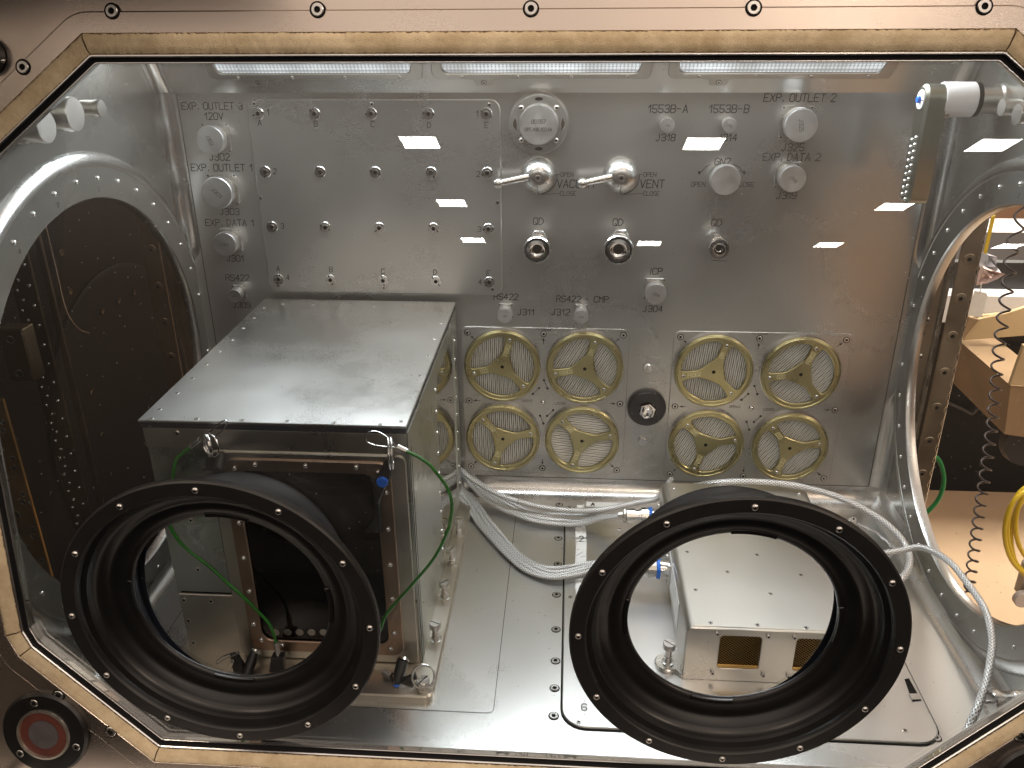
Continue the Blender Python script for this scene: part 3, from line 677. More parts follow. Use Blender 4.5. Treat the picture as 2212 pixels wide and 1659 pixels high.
# black knob between the filter panels and two small discs
P=at(1398,887,1,-.012); g=empty('adjuster_knob',(P.x,0,P.z),'round black knob with a chrome hex nut between the filter panels','knob')
lathe_at('knob_body','plastic',[(.0262,0),(.0262,.006),(.0245,.009),(.020,.0105),(.0125,.012),(.0120,.011)],(P.x,0,P.z),NB,g,48)
prism_at('hex_nut','chrome',circ(0,0,.0115,6,.3),[circ(0,0,.006,24)],(P.x,0,P.z),NB,UZ,.009,.0165,.0008,g)
lathe_at('nozzle','chrome',[(.0078,.016),(.0076,.021),(.0062,.022),(.0058,.018),(0,.017)],(P.x,0,P.z),NB,g,30)
for x,y,lab in ((1400,797,'small steel plug above the black knob'),(1388,955,'small steel plug below the black knob')):
    P=at(x,y,1,-.004); g=empty('wall_plug',(P.x,0,P.z),lab,'plug','small round plugs'); lathe_at('plug_head','steel',[(.0064,0),(.0064,.0035),(.0056,.0045),(0,.0045)],(P.x,0,P.z),NB,g,28)
# ------------------------------------------------------------------ connectors on the side walls
def sidecon(x,y,X,sx,R,h,lab,cat='connector'):
    P=at(x,y,0,X-sx*h); n=Vector((-sx,0,0)); B=Vector((X,P.y,P.z)); g=empty('capped_connector',B,lab,cat,'capped electrical connectors')
    lathe_at('connector_base','dim',[(R*1.05,0),(R*1.05,.003),(R*.8,.003),(R*.8,h*.4)],B,n,g,32)
    lathe_at('dust_cap','dim',[(R*.9,h*.35),(R*.95,h*.4),(R*.95,h*.8),(R,h*.82),(R,h*.97),(R*.96,h),(0,h)],B,n,g,40)
    for a in (45,135,225,315): screw('ring',B+n*.003+Vector((0,math.cos(math.radians(a)),math.sin(math.radians(a))))*R*1.1,n,.002,g)
    return g
sidecon(101,273,XL,-1,.0150,.026,'capped connector nearest the window on the left side wall')
sidecon(163,247,XL,-1,.0160,.030,'middle large capped connector on the left side wall')
sidecon(220,234,XL,-1,.0085,.032,'small slim capped connector on the left side wall, nearest the back')
sidecon(2163,232,XR,1,.0085,.026,'slim capped connector on the right side wall beside the lamp arm')
sidecon(2196,247,XR,1,.0100,.022,'capped connector at the right edge, on the side wall by the frame')
# ------------------------------------------------------------------ swivel lamp arm on right wall
Yl=-.105
def xa(px,py=217): return at(px,py,1,Yl).x
Pc=at(1995,215,1,Yl); g=empty('swivel_arm',(XR,Yl,Pc.z),'olive-grey dimpled swivel arm on a white barrel beside the right wall','swivel arm')
n=Vector((-1,0,0)); B=Vector((XR,Yl,Pc.z)); L1=XR-xa(2105); L2=XR-xa(2034); L3=XR-xa(2020)
lathe_at('wall_mount','dim',[(.0165,0),(.0165,.004),(.0145,.006),(.0145,L1)],B,n,g,36)
lathe_at('seal_band','hole',[(.0150,L1-.002),(.0172,L1-.002),(.0172,L1+.002),(.0150,L1+.002)],B,n,g,36)
lathe_at('barrel','white',[(.0160,L1+.002),(.0175,L1+.003),(.0175,L2),(.0170,L2+.001),(0,L2+.001)],B,n,g,44)
M['olive']=metal('olive_anodised',(.30,.30,.25),.3,.42,20,.05)
ax1=xa(2030); ax0=xa(1998)-.004
zt=Pc.z+.0155; zb=at(1963,437,1,Yl).z
prism_at('arm_body','olive',roundp([(-.0135,zb-Pc.z),(.0135,zb-Pc.z),(.0145,zt-Pc.z),(-.0145,zt-Pc.z)],[.008,.008,.013,.013]),(),(ax1,Yl,Pc.z),n,UZ,-.002,ax1-ax0,.003,g)
lathe_at('end_cap','white',[(.0098,0),(.0095,.0012),(0,.0014)],(ax0,Yl,Pc.z),n,g,32)
lathe_at('end_button','blue',[(.0036,.001),(.0036,.004),(.003,.0046),(0,.0046)],(ax0,Yl,Pc.z),n,g,20)
for sgn_ in (0,1):
    mbx=MB(); strip(mbx,Vector((ax0-.0016,Yl+(-.0095 if sgn_ else .0042),Pc.z)),Vector((ax0-.0016,Yl+(-.0042 if sgn_ else .0095),Pc.z)),.0011,n,.0001); child(mbx.build('cap_slot','ink',None,0),g)
for i in range(11):
    z=Pc.z-.038-i*.0072
    for k,dy in enumerate((-.0055,.0045)):
        zz=z-(.0036 if k else 0)
        if zz>zb+.004: screw('dome',(ax0,Yl+dy,zz),n,.0022,g,'grip_stud')
prism_at('arm_cover','olive',roundp([(-.011,-.018),(.011,-.018),(.0125,.013),(-.0125,.013)],.006),(),(ax1,Yl,Pc.z),(1,0,0),UZ,.000,.010,.002,g)
# ------------------------------------------------------------------ experiment box on the floor, left
X0,X1,Y0b,Y1b=-.0150,.2355,-.3700,-.020; ZL=-.2330
g=empty('experiment_box',((X0+X1)/2,(Y0b+Y1b)/2,ZF),'tall lidded steel experiment box with a dark window in its front','experiment box')
def bx(name,mat,x0,y0,z0,x1,y1,z1,bev=.0008):
    mb=MB(); box(mb,x0,y0,z0,x1,y1,z1,bev); return child(mb.build(name,mat,None,35),g)
prism_at('base_plate','bracket',rect(-.028,-.418,.2555,-.02,.010),(),(0,0,ZF),UZ,(0,1,0),0,.009,.0015,g)
bx('body','side',X0,Y0b,-.4335,X1,Y1b,ZL-.0085)
bx('lower_body','bracket',X0,Y0b+.0005,ZF+.009,X1-.0004,Y1b,-.4375)
bx('shadow_gap','hole',X0+.002,Y0b+.003,-.438,X1-.002,Y1b-.002,-.433,0)
bx('lid_edge_reflection','rubber',X0-.001,Y0b-.0035,ZL-.0085,X1+.0005,Y1b+.002,ZL-.0022,0)  # dark band added to imitate the lid's front edge reflecting dark surroundings
LID=bx('lid','lid',X0-.0022,Y0b-.0045,ZL-.0022,X1+.0016,Y1b+.0035,ZL,.0006)
bx('top_band','bracket',X0,Y0b-.0028,-.2625,X1,Y0b+.001,ZL-.009,.0006)
s6=srcm(400,900,2.011)
for a,b_ in [(165,873),(218,815),(330,710),(428,615),(519,526),(603,443),(683,368),(756,294),(824,229),(890,165),(1008,140),(1203,145),(1396,149),(1592,152),(1783,157),(1985,160),(2060,170),(2022,263),(1983,362),(1938,475),(1885,600),(1828,740),(1768,893),(1635,912),(1340,900),(1040,890),(747,884),(457,876)]:
    screw('ring',at(*s6(a,b_),2,ZL),UZ,.0024,LID,'lid_rivet',random.random())
def fr(name,mat,outer,holes,y0,y1,bev=.0008):
    return prism_at(name,mat,outer,holes,(0,y0,0),NB,UZ,0,y0-y1,bev,g)
YF=Y0b
fr('door_plate','bracket',rect(.0430,-.5150,X1-.0015,-.2660,.008),[rect(.066,-.4925,.207,-.282,.012)],YF,YF-.0024)
BEZ=fr('window_bezel','copper',rect(.0560,-.5040,.2195,-.2725,.012),[rect(.0695,-.4900,.2040,-.2850,.012)],YF-.0024,YF-.0046)
fr('window_pane','darkglass',rect(.063,-.495,.210,-.280),(),YF,YF-.0012,0)
for x in [(595+i*26) for i in range(5)]:
    P=at(x,1366,1,YF-.0013); lathe_at('vent_disc','dim',[(.0042,.0),(.0040,.0003),(0,.0003)],P,NB,g,20)
k2=srcm(180,1450,1.746)
for a,b_ in [(989,73),(1105,52),(1386,60),(1669,68),(1790,97),(1833,208),(1845,412),(1857,610),(1869,800),(1880,990),(1860,1078),(1016,377),(1043,571),(1073,757),(1099,940),(1141,1028),(1255,1056)]:
    P=at(*k2(a,b_),1,YF-.0046); screw('dome',P,NB,.0029,BEZ,'bezel_bolt')
for a,b_,yy in [(788,638,0),(747,364,0),(710,808,0),(860,815,0),(735,923,0),(762,1045,0)]:
    screw('ring',at(*k2(a,b_),1,YF-.0002),NB,.0028,g,'panel_screw')
screw('ring',at(*s6(330,970),1,YF-.003),NB,.003,g,'panel_screw')
for X,Ya,Yb_,Zb in ((.0432,0,0,0),): 
    mb=MB(); strip(mb,(X-.0008,YF,-.4335),(X-.0008,YF,-.2625),.0010,NB,.0003); child(mb.build('panel_joint','ink',None,0),g)
# right side plates
def sd(name,mat,pts,holes,x0,x1,bev=.0006):
    r__,_,_=basis(Vector((1,0,0))); s=r__.y
    mb=MB(); prism(mb,[Vector((a*s,b_)) for a,b_ in pts],[[Vector((a[0]*s,a[1])) for a in h] for h in holes],0,x1-x0,bev); mb.xf(mat_at((x0,0,0),(1,0,0))); return child(mb.build(name,mat,None,35),g)
sd('side_plate','side',[(-.3685,-.515),(-.0215,-.515),(-.0215,-.2425),(-.3685,-.2425)],[[(-.2020,-.4950),(-.0520,-.4950),(-.0520,-.2640),(-.1900,-.2640),(-.2020,-.285)]],X1,X1+.0016)
sd('side_window','mirror',[(-.205,-.500),(-.048,-.500),(-.048,-.260),(-.205,-.260)],[],X1-.0002,X1+.0004,0)
sd('edge_seam','hole',[(-.3680,-.515),(-.3655,-.515),(-.3655,-.2625),(-.3680,-.2625)],[],X1+.0017,X1+.0019,0)
sd('edge_seam','hole',[(-.3590,-.515),(-.3580,-.515),(-.3580,-.2625),(-.3590,-.2625)],[],X1+.0017,X1+.0019,0)
for i in range(9):
    z=-.272-i*.0265
    screw('dome',(X1+.0016,-.208-(.001 if i else 0),z),Vector((1,0,0)),.0020,g,'side_rivet'); screw('dome',(X1+.0016,-.0455,z-.004),Vector((1,0,0)),.0020,g,'side_rivet')
# captive floor screws
def captive(P,par,h=.021,r=.0062,name='captive_screw',ang=.3):
    mb=MB(); lathe(mb,[(r*.98,0),(r*.98,.0016),(r*.62,.002),(r*.62,.0085),(r*.52,.009),(r*.52,h-.008),(r*.60,h-.0078),(r*.92,h-.0065),(r*.98,h-.006),(r*.98,h-.0008),(r*.9,h),(0,h)],28)
    s=len(mb.v); mb.add([(-r*.92,-.0006,h+.0001),(r*.92,-.0006,h+.0001),(r*.92,.0006,h+.0001),(-r*.92,.0006,h+.0001)],[(0,1,2,3)],1)
    mb.xf(Matrix.Translation(P)@Matrix.Rotation(ang,4,'Z')); return child(mb.build(name,['steel','hole'],None,35),par)
for k,y in enumerate((-.130,-.196,-.262,-.334)): captive(Vector((.2462,y,ZF+.009)),g,.024,.0066,ang=[.1,1.2,.8,-.4][k])
captive(Vector((.2440,-.4045,ZF+.009)),g,.010,.0072,ang=1.0)
# ------------------------------------------------------------------ tethers and quick-release pins
z5=srcm(1100,1350,4.74); YT=-.388
def p5(a,b_,Y=YT): return at(*z5(a,b_),1,Y)
def outline_obj(name,mat,conv,pts,Y,th,root,bev=.0012):
    P=[conv(a,b_,Y) for a,b_ in pts]; return prism_at(name,mat,[Vector((q.x,q.z)) for q in P],(),(0,Y,0),NB,UZ,-th/2,th/2,bev,root)
t=empty('quick_release_pin',p5(560,870),'black quick-release pin with a blue button at the upper right of the box front','release pin','quick-release pins on the box')
outline_obj('pin_body','plastic',p5,[(640,500),(740,510),(720,620),(695,830),(625,935),(590,1020),(540,1150),(520,1185),(455,1160),(440,1040),(430,940),(400,830),(480,800),(500,740),(540,680),(600,560)],-.380,.009,t)
outline_obj('pull_tab','plastic',p5,[(455,1170),(528,1170),(545,1400),(560,1640),(300,1640),(400,1500),(450,1380)],-.378,.004,t)
lathe_at('release_button','blue',[(.0054,0),(.0054,.0022),(.0046,.003),(0,.003)],p5(565,873,-.385),NB,t,24)
for dx in (0,44):
    mb=MB(); q=p5(665+dx,440); m_=mat_at(q,(1,.20,0)); torus(mb,.0155,.0009,30,6,m_); child(mb.build('split_ring','chrome',None,60),t)
t=empty('steel_tether',p5(780,360),'green-coated wire tether looping down from the right side of the box lid','tether','green wire tethers')
tube_obj('wire_loop','chrome',smooth_path([p5(*q) for q in [(790,355),(700,270),(600,180),(480,122),(370,128),(312,195),(330,270),(420,320),(560,345),(700,355),(790,368)]],5),.0007,t,6)
tube_obj('ferrule','steel',[p5(785,352),p5(860,388),p5(932,422)],.0030,t,12)
z3=srcm(1200,1450,1.663)
gp=[at(*z5(a,b_),1,-.392) for a,b_ in [(925,420),(1100,500),(1270,620),(1400,770),(1530,950),(1600,1130),(1612,1300),(1590,1450)]]+[at(*z3(a,b_),1,-.396) for a,b_ in [(378,400),(310,540),(200,675),(110,775),(50,850),(20,930)]]
tube_obj('coated_wire','green',smooth_path(gp,6),.0016,t,8)
z6=srcm(560,1300,6.38)
def p6(a,b_,Y=YT): return at(*z6(a,b_),1,Y)
t=empty('quick_release_pin',p6(900,1080),'black knurled pin with two split rings at the upper left of the box front','release pin','quick-release pins on the box')
tube_obj('pin_body','plastic',[p6(930,960,-.374),p6(900,1100,-.384),p6(860,1300,-.396)],[.0045,.0052,.005],t,20)
outline_obj('pull_tab','plastic',p6,[(640,940),(800,930),(820,1290),(560,1290)],-.382,.004,t)
for k in range(3):
    mb=MB(); q=p6(640+k*26 if k<2 else 720,765); torus(mb,.0112,.00085,30,6,mat_at(q,(-.80,-.6,.0) if k<2 else (-.5,-.85,.1))); child(mb.build('split_ring','chrome',None,60),t)
t=empty('steel_tether',p6(470,660),'green-coated wire tether hanging behind the left glove port ring','tether','green wire tethers')
tube_obj('wire_loop','chrome',smooth_path([p6(*q) for q in [(650,560),(720,470),(860,340),(980,260),(1045,275),(1030,350),(940,470),(840,540),(740,590)]],5),.0007,t,6)
tube_obj('ferrule','steel',[p6(490,650),p6(300,790)],.0026,t,12)
gp=[p6(300,790),p6(100,960),p6(0,1080)]+[at(x,y,1,-.392) for x,y in [(372,1040),(362,1090)]]+[at(*k2(a,b_),1,-.392) for a,b_ in [(620,370),(700,500),(850,620),(950,710),(1050,800),(1120,870),(1190,950),(1222,1045)]]
tube_obj('coated_wire','green',smooth_path(gp,6),.0016,t,8)
tube_obj('ferrule','steel',[at(*k2(1222,1040),1,-.392),at(*k2(1236,1120),1,-.392)],.0028,t,12)
outline_obj('end_clamp','plastic',lambda a,b_,Y: at(*k2(a,b_),1,Y),[(1200,1115),(1268,1115),(1270,1195),(1190,1195)],-.392,.010,t)
t=empty('quick_release_pin',at(520,1420,1,-.39),'black pin with splayed wire ring seen low inside the left glove port','release pin','quick-release pins on the box')
tube_obj('pin_body','plastic',[at(*k2(1105,1095),1,-.380),at(*k2(1055,1230),1,-.400)],[.0052,.0058],t,20)
tube_obj('pin_collar','steel',[at(*k2(1110,1085),1,-.378),at(*k2(1103,1105),1,-.381)],.0058,t,20)
outline_obj('pull_tab','plastic',lambda a,b_,Y: at(*k2(a,b_),1,Y),[(965,1105),(1010,1110),(1065,1200),(1040,1240),(985,1200)],-.392,.004,t)
for pts in ([(890,1150),(930,1120),(1000,1095),(1010,1105),(940,1135),(895,1165),(890,1150)],[(950,1190),(965,1150),(985,1140),(975,1180),(960,1215)]):
    tube_obj('split_ring','chrome',smooth_path([at(*k2(a,b_),1,-.394) for a,b_ in pts],4),.0008,t,6)
zb_=srcm(650,2000,2.765)
pb=lambda a,b_,Y: at(*zb_(a,b_),1,Y)
t=empty('quick_release_pin',pb(1700,450,-.40),'grey pin with a bright blue tip and wire rings at the box base corner','release pin','quick-release pins on the box')
tube_obj('pin_body','plastic',[pb(1752,300,-.385),pb(1725,400,-.394),pb(1700,500,-.402)],[.0062,.0060,.0036],t,20)
tube_obj('pin_collar','steel',[pb(1755,290,-.383),pb(1750,312,-.386)],.0068,t,20)
tube_obj('release_button','blue',[pb(1700,500,-.402),pb(1694,545,-.405)],[.0034,.0038],t,16)
tube_obj('steel_stub','steel',[pb(1590,385,-.39),pb(1650,430,-.395)],.0042,t,16)
outline_obj('pull_tab','plastic',pb,[(1860,400),(1880,450),(1760,520),(1640,575),(1545,590),(1520,545),(1640,520),(1760,450)],-.398,.004,t)
for k in range(2):
    mb=MB(); torus(mb,.0115,.0009,30,6,mat_at(pb(1930+8*k,430+10*k,-.403),(.2,-.75,.6))); child(mb.build('split_ring','chrome',None,60),t)
# ------------------------------------------------------------------ airlock lid on the floor
LX0,LX1,LY0,LY1=.3855,.7490,-.4415,-.030
g=empty('airlock_lid',((LX0+LX1)/2,(LY0+LY1)/2,ZF),'large round-cornered steel airlock lid set in the chamber floor','lid')
prism_at('lid_gap','hole',rect(LX0-.0016,LY0-.0016,LX1+.0016,LY1+.0016,.025),(),(0,0,ZF),UZ,(0,1,0),.0,.0004,0,g)
prism_at('lid_plate','floor',rect(LX0,LY0,LX1,LY1,.0235),(),(0,0,ZF),UZ,(0,1,0),.0005,.0030,.0010,g)
ZL2=ZF+.0030
kr=srcm(2700,1500,1.75)
P=[at(*kr(a,b_),2,ZL2) for a,b_ in [(320,1165),(345,1160),(415,1285),(365,1290)]]; 
prism_at('latch_recess','hole',[Vector((q.x,q.y)) for q in P],(),(0,0,ZL2),UZ,(0,1,0),0,.0004,0,g)
P=[at(*kr(a,b_),2,ZL2) for a,b_ in [(340,1248),(392,1248),(412,1282),(362,1284)]]; prism_at('latch','steel',[Vector((q.x,q.y)) for q in P],(),(0,0,ZL2),UZ,(0,1,0),0.0004,.0016,.0004,g)
for x,y in [(1230,1096),(1275,1120),(1250,1560),(1955,1578),(1338,1143),(1232,1290)]:
    screw('ring',at(x,y,2,ZL2),UZ,.0026,g)
# worn adhesive labels
z4=srcm(1650,1530,4.148)
def p4(a,b_): q=at(*z4(a,b_),2,ZL2); return Vector((q.x,q.y))
tp=empty('worn_tape',(.41,-.2,ZL2),'torn white adhesive tape strip numbered 2 down the airlock lid edge','tape')
for pts in ([(778,335),(880,330),(870,360),(885,420),(880,600),(908,640),(905,760),(768,765),(765,640),(790,600),(790,370)],[(770,790),(908,780),(912,830),(905,1090),(860,1095),(762,1115),(765,1010),(772,850)],[(762,1320),(870,1290),(840,1400),(770,1480),(762,1420)]):
    P=[p4(*q) for q in pts]; prism_at('tape_piece','paper',P,(),(0,0,ZL2),UZ,(0,1,0),.0001,.0005,0,tp)
q=at(1265,1425,2,ZL2); P=[p4(*s_) for s_ in [(770,1480),(830,1400),(850,1500),(840,1900),(800,2200),(770,2100)]]; prism_at('tape_piece','paper',P,(),(0,0,ZL2),UZ,(0,1,0),.0001,.0005,0,tp)
for pts in ([(790,700),(820,690)],[(770,822),(905,815)],[(780,1005),(860,955)],[(830,1025),(895,1015)],[(868,660),(905,668)]):
    mb=MB(); a,b_=[p4(*q) for q in pts]; strip(mb,(a.x,a.y,ZL2+.0005),(b_.x,b_.y,ZL2+.0005),.0007,UZ,.0001); child(mb.build('tape_crease','inkl',None,0),tp)
q=p4(842,785); text('2',(q.x,q.y,ZL2+.0007),UZ,.0125,tp,(0,1,0),stroke=.0013,wf=.42,shear=0)
q=at(1262,1528,2,ZL2); text('6',(q.x,q.y,ZL2+.0003),UZ,.0085,g,(0,1,0),stroke=.0010,mat='inkl')
ta=empty('letter_label',(.43,-.045,ZL2),'white rectangular label lettered A at the top of the airlock lid','label')
P=roundp([p4(*q) for q in [(905,290),(1180,300),(1400,300),(1560,305),(1440,350),(1150,362),(900,350)]],.001); prism_at('label_sheet','paper',P,(),(0,0,ZL2),UZ,(0,1,0),.0001,.0004,0,ta)
q=p4(993,325); text('A',(q.x,q.y,ZL2+.0005),UZ,.0075,ta,(0,1,0),stroke=.0014)
# ------------------------------------------------------------------ electronics box on the lid
EX0,EX1,EY0,EY1=.5095,.6965,-.3700,-.0875; EZ0,EZ1=ZF+.0035,-.4540
g=empty('electronics_box',((EX0+EX1)/2,(EY0+EY1)/2,EZ0),'low flat nickel-plated electronics box with mesh vents, inside the right glove port','electronics box')
M['ebox']=metal('nickel_plate',(.74,.73,.69),.26,.38,5,0,(1,10,1),.08,260)
# body with rounded top long edges: extruded along y
pr=roundp([(EX0,EZ0),(EX1,EZ0),(EX1,EZ1),(EX0,EZ1)],[0,0,.009,.009],6)
prism_at('housing','ebox',[Vector((q.x,q.y)) for q in pr],(),(0,EY1,0),NB,UZ,0,EY1-EY0-.002,.0004,g)
grs=[(.5440,.5855),(.6200,.6615)]
pr2=roundp([(EX0+.0006,EZ0-.0004),(EX1-.0006,EZ0-.0004),(EX1-.0006,EZ1-.001),(EX0+.0006,EZ1-.001)],[0.001,.001,.006,.006],5)
FP=prism_at('front_plate','ebox',pr2,[rect(a,-.5055,b_,-.4635,.004) for a,b_ in grs],(0,EY0+.002,0),NB,UZ,0,.0026,.0006,g)
for a,b_ in grs:
    mb=MB(); prism(mb,rect(a-.001,-.5065,b_+.001,-.4625),(),0,.0003,0,1)
    c=.0037; rr=0
    z=-.5050
    while z<-.463:
        x=a+(rr%2)*c/2
        while x<b_+c/2:
            for k in range(2):
                cx_,cz_=x,z; 
            for s in (1,-1):
                A=Vector((x-c/2*0,z)); d=Vector((c/2,s*c*.42)); nn=Vector((-d.y,d.x)).normalized()*.00042
                mb.add([(A.x-nn.x,A.y-nn.y,.0010),(A.x+d.x-nn.x,A.y+d.y-nn.y,.0010),(A.x+d.x+nn.x,A.y+d.y+nn.y,.0014),(A.x+nn.x,A.y+nn.y,.0014)],[(0,1,2,3)],0)
            x+=c
        z+=c*.42; rr+=1
    prism(mb,rect(a,-.5050,b_,-.5010),(),.001,.0020,.0004,0)
    mb.xf(mat_at((0,EY0+.0018,0),NB)); child(mb.build('mesh_vent',['brass','hole'],None,0),g)
s4=srcm(1780,1500,1.7504)
for a,b_ in [(885,905),(1170,920),(858,1122),(1140,1136),(1315,926),(1280,1142)]:
    screw('socket',at(*s4(a,b_),1,EY0-.0006),NB,.0022,FP,'vent_screw')
for a,b_ in [(718,454),(1107,471),(942,566),(1352,583),(764,666),(1183,688),(848,850),(1110,862),(1382,878)]:
    screw('ring',at(*s4(a,b_),2,EZ1),UZ,.0025,g,'top_screw')
for a,b_ in [(1225,997),(1440,965),(1630,975),(1830,985),(1880,1025)]: screw('dome',at(*z7(a,b_),2,EZ1),UZ,.0022,g,'top_screw')
P=[at(*s4(a,b_),0,EX0) for a,b_ in [(622,600),(660,870),(655,925),(612,690)]]
r__,_,_=basis(Vector((-1,0,0)))
prism_at('side_label','paper',rect(-.315*r__.y if r__.y>0 else .215,-.505,-.215*r__.y if r__.y>0 else .315,-.470),(),(EX0,0,0),(-1,0,0),UZ,.0001,.0006,0,g)
tabp=[Vector((.4962+.0135*math.cos(t),-.3507+.0135*math.sin(t))) for t in [math.radians(a) for a in range(60,301,15)]]+[Vector((.5085,-.3690)),Vector((.514,-.3690)),Vector((.514,-.3330)),Vector((.508,-.335))]
prism_at('mounting_lug','ebox',tabp,(),(0,0,ZL2),UZ,(0,1,0),.0003,.0045,.0010,g)
captive(Vector((.4965,-.3520,ZL2+.0045)),g,.026,.0068,ang=-.7)
# circular plugs with blue bands plus cables
def plug(y,z,x0,lab):
    B=Vector((EX0,y,z)); n=Vector((-1,0,0)); L_=EX0-x0; R=.0118
    g2=empty('circular_plug',B,lab,'plug','circular plugs with blue bands')
    prism_at('socket_flange','steel',rect(-.013,-.013,.013,.013,.002),(),B,n,UZ,0,.002,.0004,g2)
    for sy in(-1,1):
        for sz in(-1,1): screw('socket',B+n*.002+Vector((0,sy*.0105,sz*.0105)),n,.0019,g2)
    lathe_at('socket_shell','chrome',[(R*.85,.002),(R*.85,.010),(R*.9,.010),(R*.9,.012)],B,n,g2,32)
    lathe_at('blue_band','bluering',[(R*.9,.0122),(R*1.03,.0124),(R*1.03,.0165),(R*.9,.0168)],B,n,g2,32)
    lathe_at('coupling_nut','steel',[(R*.9,.0168),(R,.017),(R,.026),(R*.8,.0265),(R*.8,.0285),(R*.68,.029),(R*.68,.034),(R*.84,.0345),(R*.84,.045),(R*.6,.0455)],B,n,g2,14,None,20)
    lathe_at('cable_clamp','dim',[(R*.6,.045),(R*.85,.046),(R*.85,.049),(R*.5,.050),(R*.4,.056)],B,n,g2,8,None,20)
    return B+n*.052
e1=plug(-.118,-.487,at(1330,1112,2,-.485).x,'circular plug with blue band at the back end of the electronics box')
e2=plug(-.2290,-.487,.455,'circular plug with blue band halfway along the electronics box side')
def cable(lab,paths,r,group='silver braided cables',mat='braid'):
    g2=empty('braided_cable',paths[0][0],lab,'cable',group)
    for p in paths: tube_obj('braided_sleeve',mat,smooth_path(p,7),r,g2,12)
    return g2
def bundle(pts,offs,jz=.0):
    out=[]
    for o in offs:
        q=[]
        for i,(P,s) in enumerate(pts):
            a=pts[max(0,i-1)][0]; b_=pts[min(len(pts)-1,i+1)][0]; d=(b_-a); d.z=0; d.normalize(); nn=Vector((-d.y,d.x,0)); q.append(P+nn*o*s+Vector((0,0,.0012*math.sin(i*1.7+o*900))))
        out.append(q)
    return out
f3=lambda a,b_,z: at(*z3(a,b_),2,z)
f4=lambda a,b_,z: at(*z4(a,b_),2,z)
cable('single silver braided cable sweeping along the back of the floor',[[Vector((.15,-.012,-.49)),f3(360,30,-.480),f3(440,72,-.484),f3(500,125,-.488),f3(620,197,-.495),f3(740,243,-.500),f4(0,280,-.502),f4(300,355,-.504),f4(640,400,-.503),f4(1000,405,-.498),f4(1300,360,-.492),f4(1560,305,-.487),f4(1850,232,-.480),at(1450,1035,2,-.48)]],.0036)
u2=[(Vector((.19,-.013,-.500)),1),(f3(440,85,-.498),1),(f3(520,150,-.505),1),(f3(600,222,-.512),1),(f3(700,275,-.515),1.1),(f4(0,410,-.517),1.2),(f4(250,490,-.517),1.25),(f4(600,520,-.516),1.25),(f4(900,525,-.510),1.2),(f4(1100,500,-.500),.7),(e1,.2)]
cable('flat bundle of silver braided cables ending in the rear plug',bundle(u2,(-.0084,-.0028,.0028,.0084)),.0028)
l2=[(Vector((.20,-.035,-.505)),1),(f3(400,150,-.505),1),(f3(445,195,-.512),1),(f3(500,252,-.517),1),(f3(570,358,-.519),1),(f3(650,450,-.519),1),(f3(740,540,-.519),1),(f3(830,600,-.518),1),(f3(940,628,-.517),1.1),(f3(1060,610,-.514),1.3),(f3(1160,590,-.508),1.3),(at(1330,1232,2,-.497),.8),(e2,.2)]
cable('flat bundle of silver braided cables curving across the floor to the middle plug',bundle(l2,(-.0081,-.0027,.0027,.0081)),.0027)
c3=[at(1500,1050,2,-.475),at(1536,1044,2,-.458),at(1600,1040,2,-.448),at(1700,1046,2,-.446),at(1800,1070,2,-.450),at(1880,1108,2,-.460),at(1935,1150,2,-.470),at(1962,1192,2,-.480),at(1962,1228,2,-.485),at(1938,1258,2,-.490),at(1880,1290,2,-.500),at(1800,1310,2,-.505)]
cable('silver braided cable arching behind the electronics box to the right',[c3],.0041)
c4=[at(1790,1240,2,-.47),at(1850,1208,2,-.455)]+[at(*kr(a,b_),2,z) for a,b_,z in [(300,445,-.445),(420,430,-.437),(560,500,-.432),(680,640,-.43),(770,780,-.43),(808,930,-.43),(800,1060,-.43),(770,1200,-.435),(720,1340,-.44),(670,1450,-.45),(600,1600,-.453)]]
cable('thick silver braided cable curving forward along the right wall',[c4],.0035)
t=empty('ground_strap',at(1850,1128,2,-.47),'thin twisted silver ground strap with a ring terminal right of the electronics box','ground strap')
gp=[at(1848,1128,2,-.478),at(1870,1140,2,-.480),at(1895,1152,2,-.483),at(1920,1175,2,-.486),at(1930,1190,2,-.49),at(1900,1230,2,-.495)]
for o_ in (-1,1): tube_obj('strap_strand','braid',smooth_path([p+Vector((.0016*o_*math.sin(i*2.2+o_),.0018*o_*math.cos(i*2.2),0)) for i,p in enumerate(smooth_path(gp,3))],3),.0013,t,8)
prism_at('ring_terminal','steel',circ(0,0,.0055,20),[circ(0,0,.002,12)],at(1842,1124,2,-.475),(0,-.5,.86),UZ,0,.001,.0003,t); screw('socket',at(1842,1124,2,-.474),(0,-.5,.86),.003,t)
# ------------------------------------------------------------------ window frame, glass, hook-and-loop border
WM=mat_at(W0,WN,WU); r__,_,_=basis(WN,WU); sw=r__.x
def wp(p): return [Vector((q[0]*sw,q[1])) for q in p]
Gh=[(.0285,.5385),(-.0995,.4345),(-.0725,.0790),(-.0662,.0665),(.0376,-.0215)]
G=[Vector(q) for q in Gh]+[Vector((.707-x,v)) for x,v in reversed(Gh)]
if sarea(G)<0: G=G[::-1]
def off(d): return offset(G,d)
def rd(p,r): return roundp(p,r,5)
wf=empty('window_frame',W0+Vector((XC,0,0)),'warm grey metal front window frame edged with tan hook-and-loop tape','window frame')
def wpart(name,mat,outer,holes,z0,z1,bev=.0005):
    mb=MB(); prism(mb,wp(outer),[wp(h) for h in holes],z0,z1,bev); mb.xf(WM); return child(mb.build(name,mat,None,35),wf)
bigp=[Vector((-.30,-.13)),Vector((1.0,-.13)),Vector((1.0,.80)),Vector((-.30,.80))]
wpart('outer_frame','frame',bigp,[rd(off(.0356),.030)],-.012,.0008,.0004)
wpart('inner_frame','frame',rd(off(.0352),.030),[off(.0206)],-.010,.0018,.0003)
